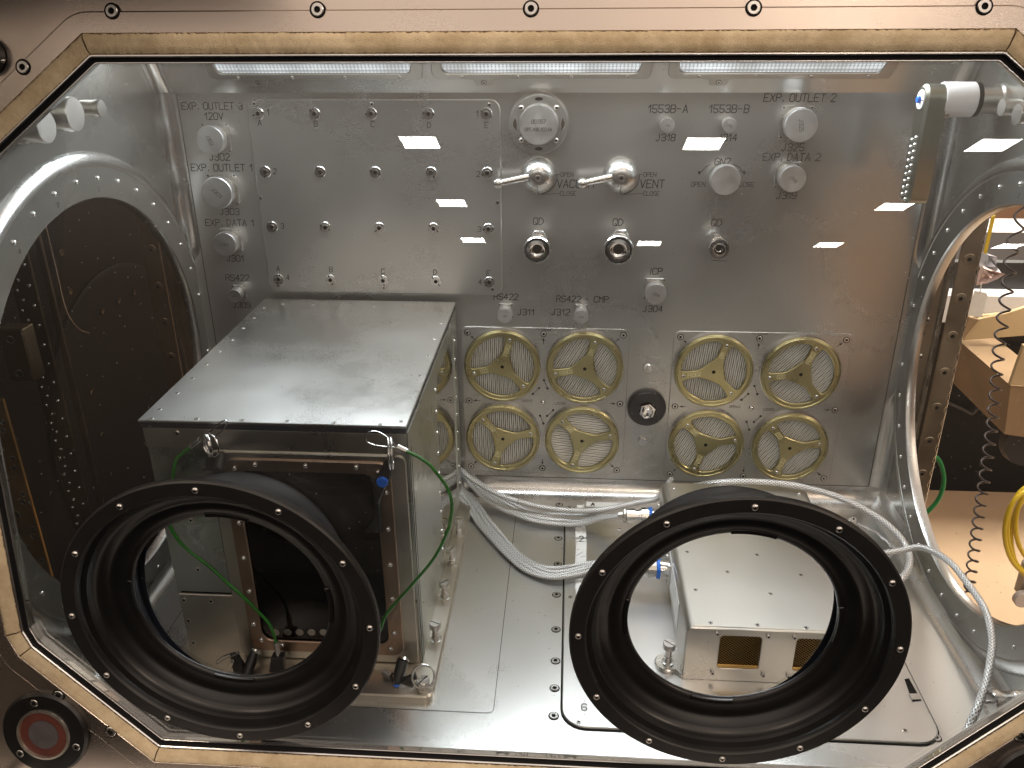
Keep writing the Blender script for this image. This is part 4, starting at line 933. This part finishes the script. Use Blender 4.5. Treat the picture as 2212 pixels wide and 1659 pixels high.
wpart('tape_bed','cartond',off(.0204),[rd(off(.0056),.004)],-.010,.0010,.0)
wpart('bright_lip','lip',rd(off(.0060),.005),[rd(off(.0036),.005)],-.010,.0028,.0008)
wpart('gasket','gasket',rd(off(.0036),.005),[rd(off(.0008),.005)],-.0028,-.0005,.0)
wpart('inner_lip','lip',rd(off(.0009),.005),[rd(off(-.0002),.005)],-.0028,-.0008,.0003)
# header and sill returns behind the frame closing the chamber front
wpart('front_return','dim',[Vector((-.14,-.10)),Vector((.847,-.10)),Vector((.847,.70)),Vector((-.14,.70))],[rd(off(.0050),.005)],-.016,-.0125,0)
# tape, one strip per side, with frayed edges
O=off(.0200); I=off(.0064); nG=len(G)
for i in range(nG):
    j=(i+1)%nG; a,b_,c,d=O[i],O[j],I[j],I[i]
    e1_=(b_-a).normalized(); L_=(b_-a).length
    if L_<.01: continue
    gap=.0006
    n=max(6,int(L_/.0016)); mb=MB(); top_=[];bot=[]
    for k in range(n+1):
        f=k/n; f=min(max(f,gap/L_),1-gap/L_); jo=random.uniform(-.0004,.0006)*(1.6 if random.random()<.12 else 1); ji=random.uniform(-.0004,.0004); nn=Vector((e1_.y,-e1_.x))
        top_.append(a.lerp(b_,f)+nn*jo); bot.append(d.lerp(c,f)-nn*ji)
    m_=5; vs=[]
    for k in range(n+1):
        for q in range(m_+1):
            p=bot[k].lerp(top_[k],q/m_); ed=(q in (0,m_)); vs.append((p.x*sw,p.y,.0018 if ed else .0040+random.uniform(-.0003,.0004)))
    fs=[]
    for k in range(n):
        for q in range(m_):
            z=k*(m_+1)+q; f_=(z,z+1,z+m_+2,z+m_+1); fs.append(f_ if sw<0 else f_[::-1])
    mb.add(vs,fs)
    # loose fibres along both edges
    for k in range(int(L_/.0011)):
        f=random.random(); edge=random.random()<.6; nn=Vector((e1_.y,-e1_.x)); p=(a.lerp(b_,f) if edge else d.lerp(c,f)); s=1 if edge else -1
        q=p+nn*s*random.uniform(.0006,.0018)+e1_*random.uniform(-.001,.001); t_=e1_*.00022
        mb.add([((p-t_).x*sw,(p-t_).y,.0034),((p+t_).x*sw,(p+t_).y,.0034),(q.x*sw,q.y,.0028)],[(0,1,2)])
    mb.xf(WM); child(mb.build('tape_strip','velcro',None,60),wf)
for x,y in [(242,24),(686,21),(1147,19),(1628,17),(2126,14),(50,145),(127,1502),(240,1580),(2205,1590)]:
    screw('flush',atw(x,y,.0019),WN,.0046,wf,'frame_screw',random.random())
RX=[.1174,.5147]; RZ=-.317; RY=-.551
holes=[]
for cx in RX:
    h=[]
    for k in range(56):
        a=2*math.pi*k/56; X=cx+.0865*math.cos(a); Z=RZ+.0865*math.sin(a); v=(Z+.443)/math.cos(TW); h.append(Vector((X,v)))
    holes.append(h)
gh=empty('window_pane',W0+Vector((XC,0,.2)),'clear tilted window pane with two round glove holes','window')
mb=MB(); prism(mb,wp(off(.001)),[wp(h) for h in holes],-.0085,-.0030,0); mb.xf(WM); child(mb.build('glass_sheet','glass',None,0),gh)
# ------------------------------------------------------------------ glove port rings
for ri,cx in enumerate(RX):
    C=Vector((cx,RY,RZ)); lab=['left black glove port ring in front of the experiment box','right black glove port ring around the electronics box'][ri]
    g=empty('glove_port_ring',C,lab,'glove port','black glove port rings')
    lathe_at('outer_flange',['flange','black'],[(.1240,-.008),(.1256,-.0065),(.1258,-.0015),(.1245,0),(.1140,0),(.1130,-.001),(.1125,-.006),(.1085,-.0075),(.1075,-.010)],C,NB,g,128,[0,0,0,0,0,1,1,1],40)
    lathe_at('stepped_bore','black',[(.1075,-.010),(.1068,-.0125),(.1055,-.0150),(.1025,-.0168),(.0995,-.0182),(.0975,-.0200),(.0960,-.0212),(.0940,-.0218),(.0915,-.0219),(.0880,-.0224),(.0855,-.0236),(.0835,-.0244),(.0815,-.0248),(.0800,-.0262),(.0800,-.0285),(.0825,-.0300),(.0900,-.0300)],C,NB,g,128,None,50)
    # neck running back to the tilted pane
    mb=MB(); n=96; vs=[]
    for k in range(n):
        a=2*math.pi*k/n; ca,sa=math.cos(a),math.sin(a)
        zz=RZ+.0985*sa; yw=YB+math.tan(TW)*(zz+.443)+.003; yw=max(yw,RY+.0125)
        for r,y in ((.1235,RY+.008),(.1225,RY+.0115),(.1120,RY+.0140),(.1092,min(RY+.0235,yw)),(.0990,min(RY+.0312,yw)),(.0905,max(yw-.002,RY+.0302)),(.0905,yw+.001),(.0850,yw+.001)):
            vs.append((cx+r*ca,y,RZ+r*sa))
    fs=[]; K=8
    for k in range(n):
        j=(k+1)%n
        for q in range(K-1): fs.append((k*K+q,j*K+q,j*K+q+1,k*K+q+1)[::-1])
    mb.add(vs,fs); child(mb.build('rubber_neck','rubber',None,50),g)
    for k in range(12):
        a=2.0935-k*math.pi/6; screw('button',C+Vector((.1187*math.cos(a),0,.1187*math.sin(a))),NB,.0026,g,'flange_screw',random.random())
    for k,a0 in enumerate((72,168,252,348)):
        mb=MB(); pts=[Vector((r*math.cos(math.radians(a0+t)),r*math.sin(math.radians(a0+t)))) for r,ts in ((.0802,range(0,25,3)),(.0840,range(24,-1,-3))) for t in ts]
        prism(mb,pts,(),-.0255,-.0236,.0005); mb.xf(mat_at(C,NB)); child(mb.build('bayonet_tab','black',None,35),g)
# ------------------------------------------------------------------ round latches on the frame
def latch(x,v,lab):
    C=W0+Vector((x,0,0))+WU*v+WN*.0015; g=empty('round_latch',C,lab,'latch','round latches on the window frame')
    lathe_at('latch_plate','black',[(.0385,0),(.0385,.003),(.0365,.005),(.0240,.0052)],C,WN,g,56)
    lathe_at('latch_rim','bracket',[(.0240,.0052),(.0235,.0068),(.0218,.0070),(.0212,.0050)],C,WN,g,48)
    lathe_at('red_ring','redring',[(.0212,.0050),(.0135,.0052)],C,WN,g,48); lathe_at('centre_disc','greylilac',[(.0135,.0054),(0,.0056)],C,WN,g,40)
    for a in (100,220,340): screw('flush',C+(Vector((1,0,0))*math.cos(math.radians(a))+WU*math.sin(math.radians(a)))*.0305+WN*.005,WN,.0034,g)
latch(-.0650,-.0170,'round black latch with a red ring at the lower left of the frame')
latch(.773,-.0230,'round black latch at the lower right corner of the frame')
C=atw(-26,120,.002); g=empty('black_latch_knob',C,'black round knob cut off at the upper left edge of the frame','knob')
lathe_at('knob_disc','plastic',[(.0135,0),(.0135,.006),(.0120,.008),(0,.008)],C,WN,g,48); screw('dome',atw(6,131,.01),WN,.002,g)
# ------------------------------------------------------------------ rack posts outside the side ports
def rack_post(mirror,mat,lab):
    mx=lambda x: x if not mirror else 2*XC+.003-x
    g=empty('rack_post',(mx(.88),.02,-.8),lab,'rack post','rack posts outside the side ports')
    def pl(name,x0,x1,y,th,holes=(),m=mat):
        a,b_=sorted((mx(x0),mx(x1))); return prism_at(name,m,rect(a,-.9,b_,.25),(),(0,y,0),NB,UZ,-th,0,.0008,g)
    pl('inner_web',.838,.866,.025,.003); pl('ridge',.866,.8705,.017,.010,m='steel' if not mirror else mat); pl('channel',.8705,.876,.030,.003)
    # scalloped plate
    pts=[];z=-.9
    outer=[(.876,-.9)]
    while z<.25:
        for k in range(5):
            outer.append((.8985+.0032*math.sin(k/5*math.pi),z)); z+=.0034 if k else .006
    outer.append((.876,.25)); pts=[Vector((mx(a),b_)) for a,b_ in outer]
    prism_at('scalloped_plate',mat,pts,(),(0,.018,0),NB,UZ,-.003,0,.0008,g)
    pl('outer_flange',.885,.9095,.034,.003,m='steel' if not mirror else mat)
    z=.05
    while z>-.62:
        screw('hole' ,(mx(.8875),.018,z-.02),NB,.0028,g,'post_screw'); lathe_at('boss',mat,[(.0075,0),(.0068,.0012),(.0030,.0014)],(mx(.8875),.018,z-.02),NB,g,20)
        screw('button',(mx(.8535),.025,z),NB,.0048,g,'post_rivet'); screw('hole',(mx(.8515),.025,z-.0195),NB,.0036,g,'post_hole'); z-=.052
rack_post(False,'post','scalloped metal rack post seen through the right side port')
M['postm']=metal('tan_post',(.44,.36,.26),.30,.46,20,.05)
rack_post(True,'postm','bronze scalloped rack post seen through the left side port')
# left outside: dark cabinet, studded rail, gold rail, block, hanging wire
g=empty('dark_cabinet',(-.46,0,-.9),'dark brown cabinet panel filling the view through the left port','cabinet')
mb=MB(); box(mb,-.50,-.7,-1.3,-.46,1.2,.7,.001); child(mb.build('cabinet_panel','darkpanel',None,35),g)
P=at(290,870,0,-.455); lathe_at('round_door','blackdisc',[(.27,0),(.27,.006),(.262,.010),(0,.010)],(-.46,P.y,P.z),(1,0,0),g,90)
z5l=srcm(0,700,1.6586)
for a,b_ in [(368,380),(322,172),(540,485),(626,430),(480,915),(535,1140),(586,1350),(265,1455),(475,1300),(708,385)]:
    P=at(*z5l(a,b_),0,-.449); lathe_at('panel_stud','darkglass',[(.006,0),(.006,.002),(.004,.0024),(0,.0024)],P,(1,0,0),g,16)
g=empty('studded_rail',(-.225,-.2,-.6),'narrow brown rail with paired bright studs beyond the left port','rail')
P0=at(50,560,1,-.2); 
prism_at('rail_plate','postl',rect(-.232,-.62,-.204,-.08),(),(0,-.2,0),NB,UZ,-.003,0,.0008,g)
prism_at('rail_edge','postl',rect(-.200,-.62,-.192,-.08),(),(0,-.19,0),NB,UZ,-.003,0,.0008,g)
z=-.13
k=0
while z>-.6:
    for dx,dz in ((-.222,0),(-.211,-.006),(-.226,-.012)): screw('dome',(dx,-.2,z+dz),NB,.0024,g,'rail_stud')
    z-=.0235
g=empty('gold_rail',(-.30,-.2,-.6),'gold perforated rail at the left edge of the picture','rail')
prism_at('rail_plate','brass',rect(-.330,-.66,-.278,-.30),(),(0,-.2,0),NB,UZ,-.003,0,.0008,g)
z=-.33
while z>-.62:
    screw('hole',(-.286,-.2,z),NB,.0030,g,'rail_hole'); screw('hole',(-.288,-.2,z-.012),NB,.0030,g,'rail_hole'); screw('hole',(-.302,-.2,z-.03),NB,.0045,g,'rail_hole'); z-=.05
P=at(35,767,1,-.24); g=empty('tan_block',P,'small tan metal block with two holes beside the studded rail','block')
prism_at('block_body','postl',rect(P.x-.016,P.z-.032,P.x+.014,P.z+.030,.002),(),(0,-.24,0),NB,UZ,-.02,0,.002,g)
for dz in (-.022,.018): screw('hole',(P.x-.002,-.24,P.z+dz),NB,.004,g,'block_hole')
g=tag(tube_obj('hanging_wire','dim',smooth_path([at(*z5l(a,b_),0,-.40) for a,b_ in [(225,-80),(240,20),(275,170),(310,320),(335,430),(370,520),(420,580),(470,600)]],6),.0009),'thin pale wire hanging in front of the dark cabinet','wire')
# ------------------------------------------------------------------ the room beyond the right port
tag(prism_at('room_floor','roomfloor',rect(.62,-.75,7,6),(),(0,0,-1.3),UZ,(0,1,0),-.02,0,0),None,kind='structure')
tag(prism_at('room_wall','roomwall',rect(-2,-1.3,7,2.4),(),(0,3.2,0),NB,UZ,-.02,0,0),None,kind='structure')
z8=srcm(2650,800,1.6596); z9=srcm(2950,600,3.318)
def q9(a,b_,Y): return at(*z9(a,b_),1,Y)
Yr=.95
def poly_y(name,mat,pts,Y,th,root,conv=q9,bev=.001):
    P=[conv(a,b_,Y) for a,b_ in pts]; return prism_at(name,mat,[Vector((q.x,q.z)) for q in P],(),(0,Y,0),NB,UZ,-th,0,bev,root)
g=empty('work_table',q9(900,1200,1.05),'white-edged work table behind the right side port','table')
P=q9(900,1130,1.05); mb=MB(); box(mb,P.x-.6,1.05,P.z-.075,P.x+1.6,1.9,P.z,.004); child(mb.build('table_top','white',None,35),g)
for dx,dy in ((-.55,1.1),(1.5,1.1),(-.55,1.85),(1.5,1.85)):
    mb=MB(); box(mb,P.x+dx,dy,-1.3,P.x+dx+.05,dy+.05,P.z-.075,.002); child(mb.build('leg','plastic',None,35),g)
TZ=P.z
g=empty('black_instrument',(P.x+.1,1.2,TZ),'low black instrument lying on the work table','instrument')
mb=MB(); box(mb,P.x-.20,1.10,TZ,P.x+.55,1.40,TZ+.075,.006); child(mb.build('casing','plastic',None,35),g)
g=empty('black_case',q9(850,850,1.2),'small black case standing behind the crumpled bag','case')
poly_y('case_body','plastic',[(730,770),(900,780),(905,890),(860,950),(760,900)],1.45,.10,g,bev=.01)
g=empty('storage_box',q9(980,880,1.6),'pale tan box standing on the table at the right edge','box')
poly_y('box_body','carton',[(940,800),(1200,800),(1200,980),(930,985)],1.5,.2,g)
g=empty('yellow_strap',q9(680,480,.8),'flat yellow strap hanging beside the rack post','strap')
poly_y('strap_band','yellow',[(742,285),(700,300),(615,690),(650,690)],.9,.003,g,bev=.0)
def crumple(name,mat,pts,Y,root,amp=.02,n=9):
    random.seed(11); P=[q9(a,b_,Y) for a,b_ in pts]; c=sum(P,Vector())/len(P); mb=MB(); vs=[c+Vector((0,-amp*1.5,0))]; m_=len(P); K=5
    for r in range(1,K+1):
        for p in P:
            vs.append(c.lerp(p,r/K)+Vector((random.uniform(-1,1)*amp*.3*(r<K),random.uniform(-1,1)*amp,random.uniform(-1,1)*amp*.3*(r<K))))
    fs=[(0,1+i,1+(i+1)%m_) for i in range(m_)]
    for r in range(K-1):
        for i in range(m_): a=1+r*m_+i; b_=1+r*m_+(i+1)%m_; fs.append((a,a+m_,b_+m_,b_))
    mb.add(vs,fs); o=mb.build(name,mat,None,20); child(o,root); return o
g=empty('plastic_bag',q9(660,780,1.02),'crumpled clear bluish plastic bag lying on the table','bag')
crumple('bag_film','bag',[(615,690),(660,700),(720,720),(725,760),(785,850),(790,890),(700,900),(560,870),(580,780)],1.05,g)
g=empty('pink_wrapping',q9(640,920,1.0),'pale pink anti-static wrapping under the clear bag','wrapping')
crumple('wrapping_sheet','pink',[(585,810),(700,860),(830,900),(760,950),(620,1010),(530,1025),(555,900)],1.02,g,.012)
g=empty('paper_tag',q9(560,1230,.8),'blank cream paper tag hanging on a string by the rack post','tag')
poly_y('tag_card','paper',[(520,1085),(640,1105),(657,1135),(600,1345),(590,1362),(455,1350),(470,1290)],.75,.001,g,bev=0)
tube_obj('tag_string','paper',[q9(575,1115,.748),q9(590,1010,.748)],.0012,g,6)
g=empty('open_carton',q9(800,1450,.9),'open cardboard carton with a dark flap beneath the work table','carton')
poly_y('front_panel','carton',[(560,1388),(830,1330),(1100,1245),(1400,1200),(1400,1540),(1042,1560),(395,1610)],.95,.01,g)
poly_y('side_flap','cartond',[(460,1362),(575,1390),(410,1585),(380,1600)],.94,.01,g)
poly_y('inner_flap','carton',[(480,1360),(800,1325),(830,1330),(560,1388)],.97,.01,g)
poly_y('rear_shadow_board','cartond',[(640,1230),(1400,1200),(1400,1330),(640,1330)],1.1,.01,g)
def q8(a,b_,Y): return at(*z8(a,b_),1,Y)
g=empty('brown_carton',q8(1010,750,.9),'brown cardboard carton at the right edge with a pale top flap','carton')
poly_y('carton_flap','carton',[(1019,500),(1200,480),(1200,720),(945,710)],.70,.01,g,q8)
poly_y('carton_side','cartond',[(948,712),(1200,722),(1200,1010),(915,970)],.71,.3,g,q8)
g=empty('floor_clutter',q8(750,850,1.2),'tangled black equipment and cables in the dark under the table','equipment')
mb=MB(); a=q8(600,480,1.35); b_=q8(1300,640,1.35); box(mb,a.x,1.35,-1.3,b_.x+.6,1.55,a.z,.01); child(mb.build('dark_shelf','blackdisc',None,35),g)
for pts in ([(690,560),(760,590),(800,570),(880,600),(1000,560)],[(610,800),(700,840),(745,860),(790,800),(830,740)],[(640,640),(760,650),(900,640),(1040,635)]):
    tube_obj('loose_cable','plastic',smooth_path([q8(a,b_,1.33) for a,b_ in pts],6),.006,g,8)
lathe_at('caster','plastic',[(.05,0),(.05,.03),(0,.03)],q8(1000,1010,.8),(0,-1,.2),g,24)
# cables outside
YC=.45
cps=[]; pc_=[(2216,436),(2190,520),(2176,620),(2165,700),(2155,780),(2145,900),(2128,1020),(2112,1130),(2100,1220),(2090,1300)]
path=smooth_path([at(x,y,1,YC) for x,y in pc_],30); hel=[]
L_=0; ds=[0]
for a,b_ in zip(path,path[1:]): L_+=(b_-a).length; ds.append(L_)
N=int(34*14)
for i in range(N):
    s_=i/(N-1)*L_; k=next(j for j in range(len(ds)) if ds[j]>=s_-1e-9); k=max(1,k); f=(s_-ds[k-1])/max(1e-9,ds[k]-ds[k-1]); p=path[k-1].lerp(path[k],f); a=2*math.pi*28*(s_/L_)**1.18
    R=.0098; hel.append(p+Vector((math.cos(a)*R,math.sin(a)*R,0)))
tag(tube_obj('coiled_cord','cord',hel,.0021,None,8),'dark purple coiled cord hanging outside the right port','cord')
tag(tube_obj('green_wire','greenw',smooth_path([at(*z8(a,b_),1,.10) for a,b_ in [(555,1090),(580,1130),(595,1200),(585,1270),(555,1330),(500,1388)]],6),.0034),'short green wire sticking out behind the right rack post','wire')
g=empty('yellow_cable_coil',at(2200,1150,1,.4),'coil of thick yellow cable at the right edge of the picture','cable coil')
for k,(cx,cy,rx,ry) in enumerate([(2232,1150,62,92),(2236,1145,60,98),(2240,1135,46,80),(2250,1160,66,100)]):
    pts=[at(cx+rx*math.cos(t),cy+ry*math.sin(t),1,.4+.008*k+.02*math.cos(t)) for t in [2*math.pi*i/40 for i in range(40)]]
    mb=MB(); tube(mb,pts,.0042,10,closed=True); child(mb.build('cable_turn','yellow',None,60),g)
g=empty('grey_foot',at(2206,1310,1,.4),'grey equipment leg with a round white foot at the right edge','foot')
tube_obj('leg_tube','dim',[at(2222,1215,1,.42),at(2205,1275,1,.42)],.012,g,20)
lathe_at('foot_pad','leg',[(.018,0),(.018,.010),(.016,.012),(0,.012)],at(2206,1290,1,.4),(0,-1,0),g,32)
# nozzle at the lower right of the chamber
g=empty('side_fitting',at(*kr(860,1290),1,-.45),'steel stepped fitting at the lower right beside the frame','fitting')
A=at(*kr(800,1290),2,-.44); Bq=at(*kr(1100,1280),2,-.44); n=(Bq-A).normalized()
lathe_at('fitting_body','steel',[(0,0),(.0095,.0),(.0105,.001),(.0105,.006),(.0088,.0075),(.0088,.013),(.0082,.014),(.0082,.019),(.0092,.020),(.0092,.028),(.0074,.029),(.0074,.080)],A,n,g,32)
lathe_at('fitting_pin','chrome',[(0,-.006),(.002,-.005),(.002,0)],A,n,g,12)
